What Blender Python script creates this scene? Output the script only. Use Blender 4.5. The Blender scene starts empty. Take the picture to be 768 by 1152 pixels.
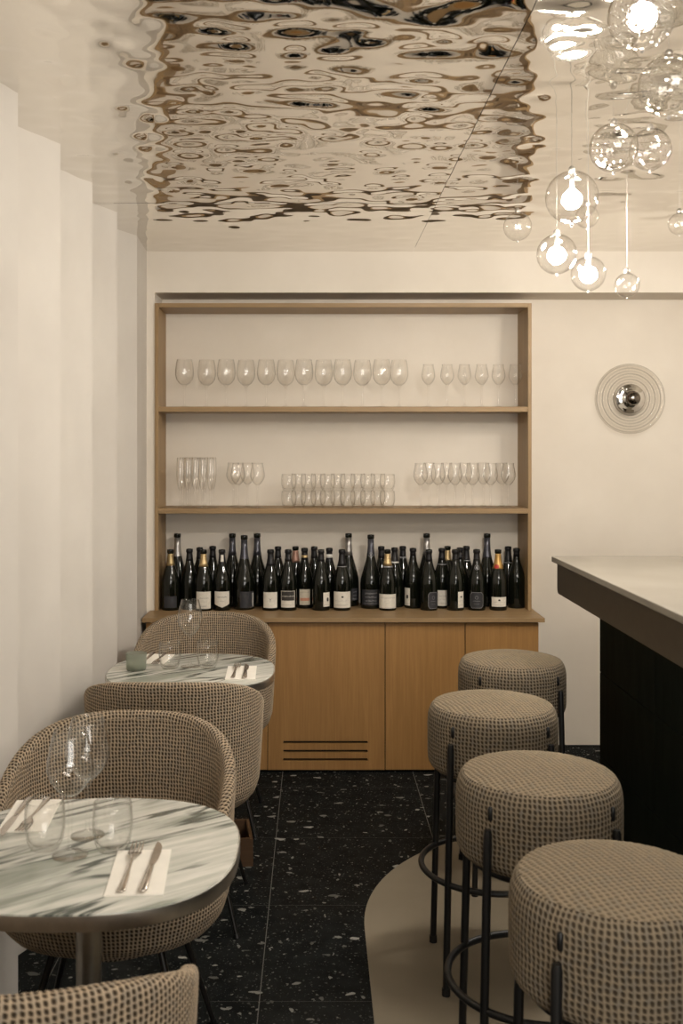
import bpy, bmesh, math, random
import numpy as np
from mathutils import Vector, Matrix, noise
random.seed(7)
PI = math.pi
sc = bpy.context.scene
COL = sc.collection
H = 1.5          # eye height
F = 1150.0       # focal length in pixels of the 768x1152 frame

# ------------------------------------------------------------------ materials
def nt_new(name):
    m = bpy.data.materials.new(name); m.use_nodes = True
    nt = m.node_tree; nt.nodes.clear()
    out = nt.nodes.new('ShaderNodeOutputMaterial')
    return m, nt, out
def N(nt, typ, **kw):
    n = nt.nodes.new(typ)
    for k, v in kw.items():
        if k.startswith('i_'):
            key = k[2:]
            key = int(key) if key.isdigit() else key.replace('_', ' ')
            n.inputs[key].default_value = v
        else: setattr(n, k, v)
    return n
def L(nt, a, b): nt.links.new(a, b)
def math_n(nt, op, a, b=None, c=None):
    n = nt.nodes.new('ShaderNodeMath'); n.operation = op
    for i, v in enumerate((a, b, c)):
        if v is None: continue
        if isinstance(v, (int, float)): n.inputs[i].default_value = v
        else: nt.links.new(v, n.inputs[i])
    return n.outputs[0]
def ramp(nt, fac, stops, interp='LINEAR'):
    r = nt.nodes.new('ShaderNodeValToRGB'); r.color_ramp.interpolation = interp
    e = r.color_ramp.elements
    while len(e) < len(stops): e.new(0.5)
    for el, (p, c) in zip(e, stops):
        el.position = p; el.color = (c[0], c[1], c[2], 1)
    nt.links.new(fac, r.inputs[0]); return r.outputs[0]
def mixc(nt, fac, a, b, mode='MIX'):
    n = nt.nodes.new('ShaderNodeMix'); n.data_type = 'RGBA'; n.blend_type = mode
    if isinstance(fac, (int, float)): n.inputs[0].default_value = fac
    else: nt.links.new(fac, n.inputs[0])
    for i, v in ((6, a), (7, b)):
        if isinstance(v, (tuple, list)): n.inputs[i].default_value = (v[0], v[1], v[2], 1)
        else: nt.links.new(v, n.inputs[i])
    return n.outputs[2]
def coords(nt, kind='Object', scale=(1, 1, 1), rot=(0, 0, 0)):
    t = nt.nodes.new('ShaderNodeTexCoord'); mp = nt.nodes.new('ShaderNodeMapping')
    mp.inputs['Scale'].default_value = scale; mp.inputs['Rotation'].default_value = rot
    nt.links.new(t.outputs[kind], mp.inputs[0]); return mp.outputs[0]
def noise_n(nt, vec, scale, detail=3, rough=.5, dist=0):
    n = N(nt, 'ShaderNodeTexNoise', i_Scale=scale, i_Detail=detail, i_Roughness=rough, i_Distortion=dist)
    nt.links.new(vec, n.inputs['Vector']); return n.outputs[0]
def bump(nt, h, strength=.3, dist=.01):
    b = N(nt, 'ShaderNodeBump', i_Strength=strength, i_Distance=dist)
    nt.links.new(h, b.inputs['Height']); return b.outputs[0]
def principled(nt, out, color, rough=.5, metal=0, normal=None, spec=.5, **kw):
    p = nt.nodes.new('ShaderNodeBsdfPrincipled')
    if isinstance(color, tuple): p.inputs['Base Color'].default_value = (*color, 1)
    else: nt.links.new(color, p.inputs['Base Color'])
    if isinstance(rough, (int, float)): p.inputs['Roughness'].default_value = rough
    else: nt.links.new(rough, p.inputs['Roughness'])
    p.inputs['Metallic'].default_value = metal
    p.inputs['Specular IOR Level'].default_value = spec
    if normal is not None: nt.links.new(normal, p.inputs['Normal'])
    for k, v in kw.items(): p.inputs[k.replace('_', ' ')].default_value = v
    nt.links.new(p.outputs[0], out.inputs[0]); return p

def coords_rs(nt, rot, scale):
    t = nt.nodes.new('ShaderNodeTexCoord'); a = nt.nodes.new('ShaderNodeMapping'); b = nt.nodes.new('ShaderNodeMapping')
    a.inputs['Rotation'].default_value = (0, 0, rot); b.inputs['Scale'].default_value = scale
    nt.links.new(t.outputs['Object'], a.inputs[0]); nt.links.new(a.outputs[0], b.inputs[0]); return b.outputs[0]
def matte_gloss(nt, out, c, fac, rough):
    d = nt.nodes.new('ShaderNodeBsdfDiffuse'); nt.links.new(c, d.inputs[0])
    g = nt.nodes.new('ShaderNodeBsdfGlossy'); g.inputs['Roughness'].default_value = rough
    mx = nt.nodes.new('ShaderNodeMixShader'); mx.inputs[0].default_value = fac
    nt.links.new(d.outputs[0], mx.inputs[1]); nt.links.new(g.outputs[0], mx.inputs[2]); nt.links.new(mx.outputs[0], out.inputs[0])
def plaster(name, c1, c2, bs=.08):
    m, nt, out = nt_new(name)
    v = coords(nt)
    n1 = noise_n(nt, v, 2.2, 4, .55); n2 = noise_n(nt, v, 60, 3, .6)
    col = ramp(nt, n1, [(.3, c1), (.7, c2)])
    principled(nt, out, col, .72, normal=bump(nt, n2, bs, .004), spec=.25); return m
def flat(name, c, rough=.5, metal=0, spec=.5, vary=.12, scale=30):
    m, nt, out = nt_new(name)
    v = coords(nt); n1 = noise_n(nt, v, scale, 3)
    col = ramp(nt, n1, [(.3, tuple(x * (1 - vary) for x in c)), (.7, tuple(min(1, x * (1 + vary)) for x in c))])
    principled(nt, out, col, rough, metal, spec=spec); return m
def wood(name, c1, c2, axis, rough=.45):
    # axis: direction of the grain
    m, nt, out = nt_new(name)
    s = [26, 26, 26]; s[axis] = 1.3
    v = coords(nt, 'Object', tuple(s))
    s2 = [120, 120, 120]; s2[axis] = 5
    v2 = coords(nt, 'Object', tuple(s2))
    n1 = noise_n(nt, v, 1, 4, .6, .6); n2 = noise_n(nt, v2, 1, 3, .6)
    s3 = [2.4, 2.4, 2.4]; s3[axis] = .5
    n3 = noise_n(nt, coords(nt, 'Object', tuple(s3)), 1, 2)
    c = ramp(nt, n1, [(.25, c1), (.75, c2)])
    c = mixc(nt, ramp(nt, n2, [(.35, (.0,) * 3), (.62, (.45,) * 3)]), c, tuple(x * .72 for x in c1))
    c = mixc(nt, math_n(nt, 'MULTIPLY', n3, .35), c, tuple(min(1, x * 1.2) for x in c2))
    principled(nt, out, c, rough, normal=bump(nt, n2, .12, .001), spec=.35); return m
def weave(name, light, mid, dark, pitch=.0115, grey=(.2, .19, .18)):
    # open basket weave: pale yarns around small dark holes, laid out in metres along the UV map
    m, nt, out = nt_new(name)
    t = nt.nodes.new('ShaderNodeTexCoord'); uv = t.outputs['UV']
    sp = nt.nodes.new('ShaderNodeSeparateXYZ'); L(nt, uv, sp.inputs[0])
    u = math_n(nt, 'MULTIPLY', sp.outputs[0], 1 / pitch); v = math_n(nt, 'MULTIPLY', sp.outputs[1], 1 / pitch)
    v = math_n(nt, 'ADD', v, math_n(nt, 'MULTIPLY', math_n(nt, 'FRACT', u), .35))
    su = math_n(nt, 'ABSOLUTE', math_n(nt, 'SINE', math_n(nt, 'MULTIPLY', u, PI)))
    sv = math_n(nt, 'ABSOLUTE', math_n(nt, 'SINE', math_n(nt, 'MULTIPLY', v, PI)))
    hole = math_n(nt, 'MULTIPLY', math_n(nt, 'POWER', su, 1.0), math_n(nt, 'POWER', sv, .6))
    fib = noise_n(nt, uv, 700, 2, .6)
    h = math_n(nt, 'ADD', math_n(nt, 'SUBTRACT', 1, hole), math_n(nt, 'MULTIPLY', math_n(nt, 'SUBTRACT', fib, .5), .5))
    cu = math_n(nt, 'FLOOR', math_n(nt, 'ADD', u, .5)); cv = math_n(nt, 'FLOOR', math_n(nt, 'ADD', v, .5))
    cb = nt.nodes.new('ShaderNodeCombineXYZ'); L(nt, cu, cb.inputs[0]); L(nt, cv, cb.inputs[1])
    wn = N(nt, 'ShaderNodeTexWhiteNoise', noise_dimensions='2D'); L(nt, cb.outputs[0], wn.inputs['Vector'])
    c = ramp(nt, h, [(.20, dark), (.44, mid), (.80, light)])
    c = mixc(nt, ramp(nt, wn.outputs[0], [(.4, (0, 0, 0)), (1, (.6,) * 3)]), c, mixc(nt, ramp(nt, h, [(.25, (0, 0, 0)), (.7, (1, 1, 1))]), dark, grey))
    patch = noise_n(nt, uv, 9, 3)
    c = mixc(nt, math_n(nt, 'MULTIPLY', patch, .25), c, mid)
    principled(nt, out, c, .95, normal=bump(nt, h, .45, .002), spec=.1); return m
def thin_glass(name, tint=(.97, .975, .97), edge=(.62, .64, .62), ior=1.5, rough=.02, bub=0, power=3.0, gloss=1.0):
    m, nt, out = nt_new(name)
    lw = N(nt, 'ShaderNodeLayerWeight', i_Blend=.5)
    e = math_n(nt, 'POWER', lw.outputs['Facing'], power)
    tr = nt.nodes.new('ShaderNodeBsdfTransparent')
    L(nt, mixc(nt, e, tint, edge), tr.inputs[0])
    gl = N(nt, 'ShaderNodeBsdfGlossy', i_Roughness=rough)
    gl.inputs[0].default_value = (gloss, gloss, gloss, 1)
    lf = N(nt, 'ShaderNodeLayerWeight', i_Blend=.5)
    f0 = ((ior - 1) / (ior + 1)) ** 2
    fac = math_n(nt, 'ADD', f0, math_n(nt, 'MULTIPLY', math_n(nt, 'POWER', lf.outputs['Facing'], 5.0), .85))
    if bub:
        v = coords(nt, 'Object')
        vo = N(nt, 'ShaderNodeTexVoronoi', i_Scale=bub); L(nt, v, vo.inputs['Vector'])
        hh = ramp(nt, vo.outputs['Distance'], [(.0, (1, 1, 1)), (.34, (0, 0, 0))], 'EASE')
        nb = bump(nt, hh, 1.0, .006); L(nt, nb, gl.inputs['Normal'])
        L(nt, nb, lf.inputs['Normal'])
    mx = nt.nodes.new('ShaderNodeMixShader')
    L(nt, fac, mx.inputs[0]); L(nt, tr.outputs[0], mx.inputs[1]); L(nt, gl.outputs[0], mx.inputs[2])
    L(nt, mx.outputs[0], out.inputs[0]); return m
def emis(name, c, s):
    m, nt, out = nt_new(name)
    e = N(nt, 'ShaderNodeEmission', i_Strength=s); e.inputs[0].default_value = (*c, 1)
    L(nt, e.outputs[0], out.inputs[0]); return m

M = {}
M['wall'] = plaster('cream_plaster', (.70, .635, .545), (.78, .715, .625))
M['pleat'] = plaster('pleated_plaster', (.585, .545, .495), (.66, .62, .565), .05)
M['soffit'] = M['wall']
M['oak_v'] = wood('oak_veneer_vertical', (.29, .148, .048), (.39, .212, .072), 2)
M['oak_h'] = wood('oak_veneer_horizontal', (.25, .16, .075), (.36, .24, .12), 0)
M['oak_side'] = wood('oak_veneer_upright', (.25, .16, .075), (.36, .24, .12), 2)
M['dark'] = flat('black_gap', (.006, .005, .004), .8)
PC, PS = .0102, .0112
M['weave_chair'] = weave('woven_chair_fabric', (.48, .38, .27), (.22, .165, .11), (.022, .015, .010), PC, (.27, .245, .205))
M['weave_stool'] = weave('woven_stool_fabric', (.28, .228, .16), (.175, .138, .096), (.042, .031, .021), PS, (.19, .175, .15))
M['weave_stool_top'] = weave('woven_stool_fabric_grazing_tone', (.26, .205, .14), (.215, .17, .115), (.105, .08, .052), PS, (.19, .17, .135))  # same stool weave, holes painted paler to imitate a grazing view
M['wall_dark'] = plaster('dark_umber_plaster', (.07, .055, .042), (.10, .08, .062))
M['black_metal'] = flat('black_powder_metal', (.008, .008, .008), .38, 0, .5)
M['leg_metal'] = flat('blackened_steel', (.02, .018, .016), .3, .5, .5)
M['steel'] = flat('brushed_steel', (.55, .52, .47), .36, 1)
M['cutlery'] = flat('polished_cutlery_steel', (.62, .57, .52), .25, 1)
M['cord'] = flat('pale_cord', (.45, .42, .38), .7)
M['chrome'] = flat('chrome', (.75, .74, .72), .05, 1, vary=.02)
M['dark_chrome'] = flat('smoked_chrome', (.20, .18, .16), .06, 1, vary=.02)
M['napkin'] = flat('ivory_paper_napkin', (.87, .83, .75), .85, vary=.03)
M['bar_stone'] = plaster('cream_stone_bar_top', (.235, .21, .172), (.285, .258, .214), .02)
M['fascia'] = flat('dark_bronze_panel', (.055, .042, .026), .5, vary=.08)
M['glass'] = thin_glass('clear_glassware', (.998, .998, .996), (.40, .40, .37), power=4.2)
M['shelf_glass'] = thin_glass('clear_shelf_glassware', (.998, .997, .994), (.60, .58, .54), power=4, rough=.06)
M['globe_glass'] = thin_glass('clear_blown_globe', (.999, .998, .995), (.75, .72, .68), power=6)
M['bubble_glass'] = thin_glass('bubbly_blown_globe', (.998, .997, .992), (.70, .67, .62), power=5, bub=95, ior=1.75)
M['ripple_glass'] = thin_glass('ringed_sconce_glass', (.992, .988, .98), (.36, .33, .28), power=1.5, ior=1.55)
m, nt, out = nt_new('frosted_green_glass')
d_ = N(nt, 'ShaderNodeBsdfDiffuse'); d_.inputs[0].default_value = (.40, .42, .36, 1)
tl = N(nt, 'ShaderNodeBsdfTranslucent'); tl.inputs[0].default_value = (.50, .52, .46, 1)
tp = N(nt, 'ShaderNodeBsdfTransparent'); tp.inputs[0].default_value = (.90, .93, .89, 1)
m1 = N(nt, 'ShaderNodeMixShader', i_0=.5); L(nt, d_.outputs[0], m1.inputs[1]); L(nt, tl.outputs[0], m1.inputs[2])
m2 = N(nt, 'ShaderNodeMixShader', i_0=.5); L(nt, m1.outputs[0], m2.inputs[1]); L(nt, tp.outputs[0], m2.inputs[2])
L(nt, m2.outputs[0], out.inputs[0]); M['green_glass'] = m
M['bulb'] = emis('lit_bulb', (1, .88, .70), 45)
M['bottle'] = None
m, nt, out = nt_new('black_green_bottle_glass')
principled(nt, out, ramp(nt, noise_n(nt, coords(nt), 12), [(.3, (.004, .005, .003)), (.7, (.007, .008, .005))]), .07, spec=.5); M['bottle'] = m
for nm, c, r, me in (('foil_black', (.012, .011, .012), .42, .2), ('foil_gold', (.62, .46, .24), .38, .7), ('foil_dull_gold', (.40, .30, .15), .4, .7),
                     ('foil_bluegrey', (.10, .10, .118), .30, .7), ('foil_silver', (.42, .40, .38), .35, .8), ('foil_rose', (.42, .24, .18), .4, .5),
                     ('foil_orange', (.60, .36, .12), .35, .6), ('label_white', (.70, .66, .58), .8, 0), ('label_cream', (.62, .56, .44), .8, 0),
                     ('label_dark', (.022, .022, .026), .6, 0), ('ink', (.04, .035, .03), .8, 0), ('ink_grey', (.30, .28, .26), .8, 0),
                     ('ink_salmon', (.60, .27, .17), .8, 0), ('ink_red', (.45, .03, .02), .5, 0), ('ink_silver', (.33, .33, .34), .5, .3),
                     ('band_white', (.62, .60, .56), .6, 0)):
    M[nm] = flat('bottle_' + nm, c, r, me, vary=.06, scale=90)

# marble: pale with green-grey streaks and a few dark veins
m, nt, out = nt_new('green_streaked_marble')
A_ = math.radians(-36)
a = noise_n(nt, coords_rs(nt, A_, (1.5, 10, 1)), 1.5, 5, .55, .5); b = noise_n(nt, coords_rs(nt, math.radians(-39), (1.3, 8, 1)), 1.3, 4, .5, .6)
g_ = noise_n(nt, coords_rs(nt, A_, (3, 34, 1)), 1.5, 3, .6, .3)
c = ramp(nt, a, [(.28, (.17, .185, .15)), (.40, (.34, .355, .305)), (.49, (.61, .605, .55)), (.62, (.74, .72, .66)), (.78, (.53, .535, .48))])
c = mixc(nt, ramp(nt, g_, [(.42, (.35,) * 3), (.62, (0, 0, 0))]), c, (.27, .30, .25))
vein = ramp(nt, b, [(.44, (0, 0, 0)), (.465, (1, 1, 1)), (.480, (1, 1, 1)), (.505, (0, 0, 0))])
vm = ramp(nt, noise_n(nt, coords(nt), 4.5, 2), [(.46, (0, 0, 0)), (.58, (1, 1, 1))])
c = mixc(nt, math_n(nt, 'MULTIPLY', math_n(nt, 'MULTIPLY', vein, vm), .92), c, (.035, .048, .038))
principled(nt, out, c, .16, spec=.5); M['marble'] = m

# black terrazzo tiles: pale chips of several sizes, thin joints
m, nt, out = nt_new('black_terrazzo_tiles')
base = coords(nt, 'Object')
c = ramp(nt, noise_n(nt, base, 14, 4, .6), [(.3, (.0065, .0072, .007)), (.75, (.015, .0165, .016))])
def chips(scale, stretch, rot, rmax, thr, col, c):
    vv = coords(nt, 'Object', stretch, (0, 0, rot))
    ds = N(nt, 'ShaderNodeTexNoise', i_Scale=scale * 1.4, i_Detail=2); L(nt, vv, ds.inputs['Vector'])
    sb = N(nt, 'ShaderNodeVectorMath', operation='MULTIPLY_ADD'); L(nt, ds.outputs['Color'], sb.inputs[0]); sb.inputs[1].default_value = (.9 / scale,) * 3; L(nt, vv, sb.inputs[2])
    vo = N(nt, 'ShaderNodeTexVoronoi', i_Scale=scale, i_Randomness=1.0, voronoi_dimensions='2D'); L(nt, sb.outputs[0], vo.inputs['Vector'])
    sx = nt.nodes.new('ShaderNodeSeparateColor'); L(nt, vo.outputs['Color'], sx.inputs[0])
    on = math_n(nt, 'GREATER_THAN', sx.outputs[0], thr)
    size = math_n(nt, 'MULTIPLY', sx.outputs[1], rmax)
    ins = math_n(nt, 'LESS_THAN', vo.outputs['Distance'], size)
    k = math_n(nt, 'MULTIPLY', math_n(nt, 'MULTIPLY', on, ins), math_n(nt, 'ADD', math_n(nt, 'MULTIPLY', sx.outputs[2], .7), .2))
    return mixc(nt, k, c, col)
c = chips(17, (1, 1.7, 1), .5, .30, .84, (.36, .35, .31), c)
c = chips(30, (1.5, 1, 1), -.7, .26, .85, (.24, .235, .21), c)
c = chips(75, (1, 1, 1), .2, .30, .72, (.12, .12, .11), c)
c = chips(160, (1, 1, 1), .9, .34, .75, (.07, .07, .065), c)
sp = nt.nodes.new('ShaderNodeSeparateXYZ'); L(nt, base, sp.inputs[0])
def joint(sock, offset, pitch, w=.0011):
    f = math_n(nt, 'FRACT', math_n(nt, 'DIVIDE', math_n(nt, 'ADD', sock, offset), pitch))
    d = math_n(nt, 'MULTIPLY', math_n(nt, 'SUBTRACT', .5, math_n(nt, 'ABSOLUTE', math_n(nt, 'SUBTRACT', f, .5))), pitch)
    return math_n(nt, 'LESS_THAN', d, w)
jx = joint(sp.outputs[0], .153 + 6.04, .604); jy = joint(sp.outputs[1], -2.775 + 5.85, .585)
c = mixc(nt, math_n(nt, 'MULTIPLY', jx, .85), c, (.17, .165, .15)); c = mixc(nt, math_n(nt, 'MULTIPLY', jy, .45), c, (.11, .106, .098))
matte_gloss(nt, out, c, .022, .16); M['terrazzo'] = m
M['screed'] = plaster('beige_polished_screed', (.21, .175, .125), (.26, .22, .16), .03)
# dark green-black glazed slabs of the bar front
m, nt, out = nt_new('dark_green_bar_slab')
c = ramp(nt, noise_n(nt, coords(nt, 'Object', (1, 1, .2)), 22, 4, .6), [(.3, (.006, .009, .007)), (.75, (.012, .017, .013))])
matte_gloss(nt, out, c, .02, .4); M['bar_slab'] = m
# rippled mirror-polished steel
m, nt, out = nt_new('rippled_mirror_steel')
principled(nt, out, ramp(nt, noise_n(nt, coords(nt), .8), [(.3, (.74, .71, .66)), (.7, (.80, .77, .72))]), .035, 1); M['mirror'] = m
M['crate'] = wood('dark_brown_wood', (.055, .028, .012), (.09, .048, .022), 0)

# ------------------------------------------------------------------ mesh helpers
def link_mesh(name, bm, mat, parent=None, smooth=True, loc=None):
    me = bpy.data.meshes.new(name); bm.normal_update(); bm.to_mesh(me); bm.free()
    o = bpy.data.objects.new(name, me); COL.objects.link(o)
    for mm in (mat if isinstance(mat, (list, tuple)) else [mat]): me.materials.append(mm)
    if smooth:
        me.polygons.foreach_set('use_smooth', [True] * len(me.polygons))
    if parent is not None: o.parent = parent
    if loc is not None: o.location = loc
    return o
def sharp(o, deg=35):
    me = o.data
    bm = bmesh.new(); bm.from_mesh(me)
    for e in bm.edges:
        if len(e.link_faces) == 2 and e.calc_face_angle(0) > math.radians(deg): e.smooth = False
    bm.to_mesh(me); bm.free(); return o
def box(bm, x0, x1, y0, y1, z0, z1, bev=0):
    vs = [bm.verts.new((x, y, z)) for x in (x0, x1) for y in (y0, y1) for z in (z0, z1)]
    fs = [bm.faces.new([vs[i] for i in f]) for f in ((0, 1, 3, 2), (4, 6, 7, 5), (0, 4, 5, 1), (2, 3, 7, 6), (0, 2, 6, 4), (1, 5, 7, 3))]
    if bev:
        es = list({e for f in fs for e in f.edges})
        bmesh.ops.bevel(bm, geom=es, offset=bev, segments=2, profile=.5, affect='EDGES')
    return bm
def box_obj(name, dims, mat, parent=None, bev=.0015):
    bm = bmesh.new(); box(bm, *dims, bev=bev)
    return link_mesh(name, bm, mat, parent, smooth=False)
def lathe(bm, prof, seg=32, closed=False, ox=0, oy=0, oz=0):
    rings = []
    for r, z in prof:
        if r < 1e-6: rings.append([bm.verts.new((ox, oy, z + oz))])
        else: rings.append([bm.verts.new((ox + r * math.cos(2 * PI * i / seg), oy + r * math.sin(2 * PI * i / seg), z + oz)) for i in range(seg)])
    n = len(rings)
    for k in range(n if closed else n - 1):
        a, b = rings[k], rings[(k + 1) % n]
        if len(a) == 1 and len(b) == 1: continue
        for i in range(seg):
            j = (i + 1) % seg
            if len(a) == 1: bm.faces.new((a[0], b[j], b[i]))
            elif len(b) == 1: bm.faces.new((a[i], a[j], b[0]))
            else: bm.faces.new((a[i], a[j], b[j], b[i]))
    return bm
def lathe_obj(name, prof, mat, parent=None, seg=32, closed=False, fix=True, **kw):
    bm = bmesh.new(); lathe(bm, prof, seg, closed)
    if fix: bmesh.ops.recalc_face_normals(bm, faces=bm.faces)
    return link_mesh(name, bm, mat, parent, **kw)
def tube(bm, pts, r, seg=10, cap=True, closed=False):
    pts = [Vector(p) for p in pts]; n = len(pts); rings = []
    rr = r if isinstance(r, (list, tuple)) else [r] * n
    up = None
    for i, p in enumerate(pts):
        if closed: d = pts[(i + 1) % n] - pts[i - 1]
        else: d = pts[min(i + 1, n - 1)] - pts[max(i - 1, 0)]
        d.normalize()
        if up is None: up = Vector((0, 0, 1)) if abs(d.z) < .9 else Vector((1, 0, 0))
        s = d.cross(up).normalized(); t = s.cross(d).normalized(); up = t
        rings.append([bm.verts.new(p + (s * math.cos(2 * PI * k / seg) + t * math.sin(2 * PI * k / seg)) * rr[i]) for k in range(seg)])
    for i in range(n if closed else n - 1):
        a, b = rings[i], rings[(i + 1) % n]
        for k in range(seg):
            j = (k + 1) % seg; bm.faces.new((a[k], a[j], b[j], b[k]))
    if cap and not closed:
        bm.faces.new(rings[0][::-1]); bm.faces.new(rings[-1])
    return bm
def tube_obj(name, pts, r, mat, parent=None, seg=10, closed=False):
    bm = bmesh.new(); tube(bm, pts, r, seg, True, closed)
    bmesh.ops.recalc_face_normals(bm, faces=bm.faces)
    return sharp(link_mesh(name, bm, mat, parent), 50)
def prism(bm, poly, z0, z1):
    a = [bm.verts.new((x, y, z0)) for x, y in poly]; b = [bm.verts.new((x, y, z1)) for x, y in poly]
    n = len(poly)
    bm.faces.new(a[::-1]); bm.faces.new(b)
    for i in range(n):
        j = (i + 1) % n; bm.faces.new((a[i], a[j], b[j], b[i]))
    bmesh.ops.recalc_face_normals(bm, faces=bm.faces); return bm
def thing(name, label, cat, loc=(0, 0, 0), rz=0, group=None):
    o = bpy.data.objects.new(name, None); COL.objects.link(o)
    o.location = loc; o.rotation_euler = (0, 0, rz); o.empty_display_size = .05
    o['label'] = label; o['category'] = cat
    if group: o['group'] = group
    return o
def tag(o, label, cat, group=None):
    o['label'] = label; o['category'] = cat
    if group: o['group'] = group
    return o
def struct(o, label=None):
    o['kind'] = 'structure'
    if label: o['label'] = label
    return o
def dup(root, loc, label, rz=None, group=None):
    r = root.copy(); COL.objects.link(r); r.location = loc
    if rz is not None: r.rotation_euler = (0, 0, rz)
    r['label'] = label
    if group: r['group'] = group
    for ch in list(root.children):
        c = ch.copy(); COL.objects.link(c); c.parent = r
        for g in list(ch.children):
            d = g.copy(); COL.objects.link(d); d.parent = c
    return r
ORD = ['first', 'second', 'third', 'fourth', 'fifth', 'sixth', 'seventh', 'eighth', 'ninth', 'tenth', 'eleventh', 'twelfth']

# ------------------------------------------------------------------ the room
ZC = 2.454; YW = 5.18; XR = 3.2; YB = -3.2
YBH = 4.943      # front of the bulkhead
bm = bmesh.new(); box(bm, -1.3, XR + .1, YB - .1, YW + .1, -.1, 0)
struct(link_mesh('floor', bm, M['terrazzo'], smooth=False), 'black terrazzo tile floor with pale chips')
# curved pale screed zone around the bar, set flush into the tiles
poly = [(.153, YB)]; cx, R = 1.017, .864
for i in range(0, 41):
    a = PI - (PI / 2) * i / 40; poly.append((cx + R * math.cos(a), 3.20 + R * math.sin(a)))
poly += [(XR, 3.20 + R), (XR, YB)]
bm = bmesh.new(); prism(bm, poly, -.02, .0015)
struct(link_mesh('floor', bm, M['screed'], smooth=False), 'beige screed floor zone with rounded corner under the stools')
bm = bmesh.new(); box(bm, -1.3, XR + .1, YW, YW + .1, 0, ZC + .1)
struct(link_mesh('wall_back', bm, M['wall'], smooth=False))
bm = bmesh.new(); box(bm, XR, XR + .1, YB - .1, YW, 0, ZC + .1)
struct(link_mesh('wall_right', bm, M['wall'], smooth=False))
# bulkhead over the shelves
bm = bmesh.new(); box(bm, -.816, XR, YBH, YW, 2.256, ZC + .02)
struct(link_mesh('wall_bulkhead', bm, M['soffit'], smooth=False), 'cream bulkhead across the top of the back wall')
bm = bmesh.new(); box(bm, -.83, -.7775, 4.937, YW, 0, 2.2555)
struct(link_mesh('trim_1', bm, M['soffit'], smooth=False), 'cream filler strip between shelf frame and pleated wall')
# pleated left wall
front = []
D = 4.576
front.append((-.816, YW)); front.append((-.816, 4.90))
front.append((-.800, D))
while D > YB + .5:
    front.append((-.905, D - .2285)); D -= .457
    front.append((-.800, D))
front.append((-.86, YB))
poly = front + [(-1.2, YB), (-1.2, YW)]
bm = bmesh.new(); prism(bm, poly, 0, ZC + .03)
struct(link_mesh('wall_left', bm, M['pleat'], smooth=False), 'pleated cream plaster wall with sharp vertical folds')
# wall behind the camera; its wide shop window is guessed, added for the light
WX0, WX1, WZ0, WZ1 = -.3, 2.9, .7, 2.25
bm = bmesh.new()
box(bm, -1.2, WX0, YB - .1, YB, 0, ZC + .1); box(bm, WX1, XR, YB - .1, YB, 0, ZC + .1)
box(bm, WX0, WX1, YB - .1, YB, 0, WZ0); box(bm, WX0, WX1, YB - .1, YB, WZ1, ZC + .1)
struct(link_mesh('wall_front', bm, M['wall_dark'], smooth=False))
bm = bmesh.new()
for x0, x1 in ((WX0, WX0 + .05), (WX1 - .05, WX1), (1.27, 1.33)): box(bm, x0, x1, YB - .07, YB - .02, WZ0, WZ1)
for z0, z1 in ((WZ0, WZ0 + .05), (WZ1 - .05, WZ1)): box(bm, WX0, WX1, YB - .07, YB - .02, z0, z1)
struct(link_mesh('added_window_1', bm, M['black_metal'], smooth=False))  # unseen window frame, guessed to go with the added light
bm = bmesh.new(); box(bm, -1.3, XR + .1, YB - .1, YW + .1, ZC + .045, ZC + .12)
struct(link_mesh('ceiling', bm, M['dark'], smooth=False), 'dark backing above the ceiling panels')
# rippled mirror panels: a soft swell with scattered round dents pressed into the steel
_rd = random.Random(21); DENTS = []
_y = YB
while _y < YW + .1:
    _x = -1.2
    while _x < XR + .1:
        DENTS.append((_x + _rd.uniform(-.036, .036), _y + _rd.uniform(-.034, .034), _rd.uniform(.018, .030), _rd.uniform(.9, 1.6), _rd.uniform(-.0002, .0064) * (1 if _rd.random() < .8 else -.7)))
        _x += .094
    _y += .080
def ceil_panel(x0, x1, y0, y1, dz, tx, ty):
    st = .0095; nx = max(2, int((x1 - x0) / st)); ny = max(2, int((y1 - y0) / st))
    xs = np.linspace(x0, x1, nx + 1); ys = np.linspace(y0, y1, ny + 1); Z = np.zeros((ny + 1, nx + 1))
    for cx_, cy_, sg, asp, dp in DENTS:
        sx2, sy2 = sg * asp, sg
        i0, i1 = np.searchsorted(xs, (cx_ - 3.2 * sx2, cx_ + 3.2 * sx2)); j0, j1 = np.searchsorted(ys, (cy_ - 3.2 * sy2, cy_ + 3.2 * sy2))
        if i1 <= i0 or j1 <= j0: continue
        ex = np.exp(-.5 * ((xs[i0:i1] - cx_) / sx2) ** 2); ey = np.exp(-.5 * ((ys[j0:j1] - cy_) / sy2) ** 2)
        dp = dp * (1 - .6 * min(1, max(0, (cy_ - 3.75) / .75)))
        Z[j0:j1, i0:i1] += dp * ey[:, None] * ex[None]
    vs = []
    for j, y in enumerate(ys):
        for i, x in enumerate(xs):
            n_ = .0010 * noise.noise(Vector((x * 6.5, y * 6.0, 3.1))) + .0007 * noise.noise(Vector((x * 17 + 7, y * 15.0, 9.2)))
            vs.append((x, y, ZC + dz + n_ + Z[j, i]))
    fs = [(j * (nx + 1) + i, (j + 1) * (nx + 1) + i, (j + 1) * (nx + 1) + i + 1, j * (nx + 1) + i + 1) for j in range(ny) for i in range(nx)]
    me = bpy.data.meshes.new('ceiling'); me.from_pydata(vs, [], fs); me.materials.append(M['mirror'])
    me.polygons.foreach_set('use_smooth', [True] * len(fs))
    o = bpy.data.objects.new('ceiling', me); COL.objects.link(o)
    return struct(o, 'rippled mirror steel ceiling panel')
SX = .470
ceil_panel(-1.15, SX - .0009, 3.97, YW - .02, 0, 0, 0)
ceil_panel(-1.15, SX - .0009, 1.2, 3.9685, .0006, 0, 0)
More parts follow.
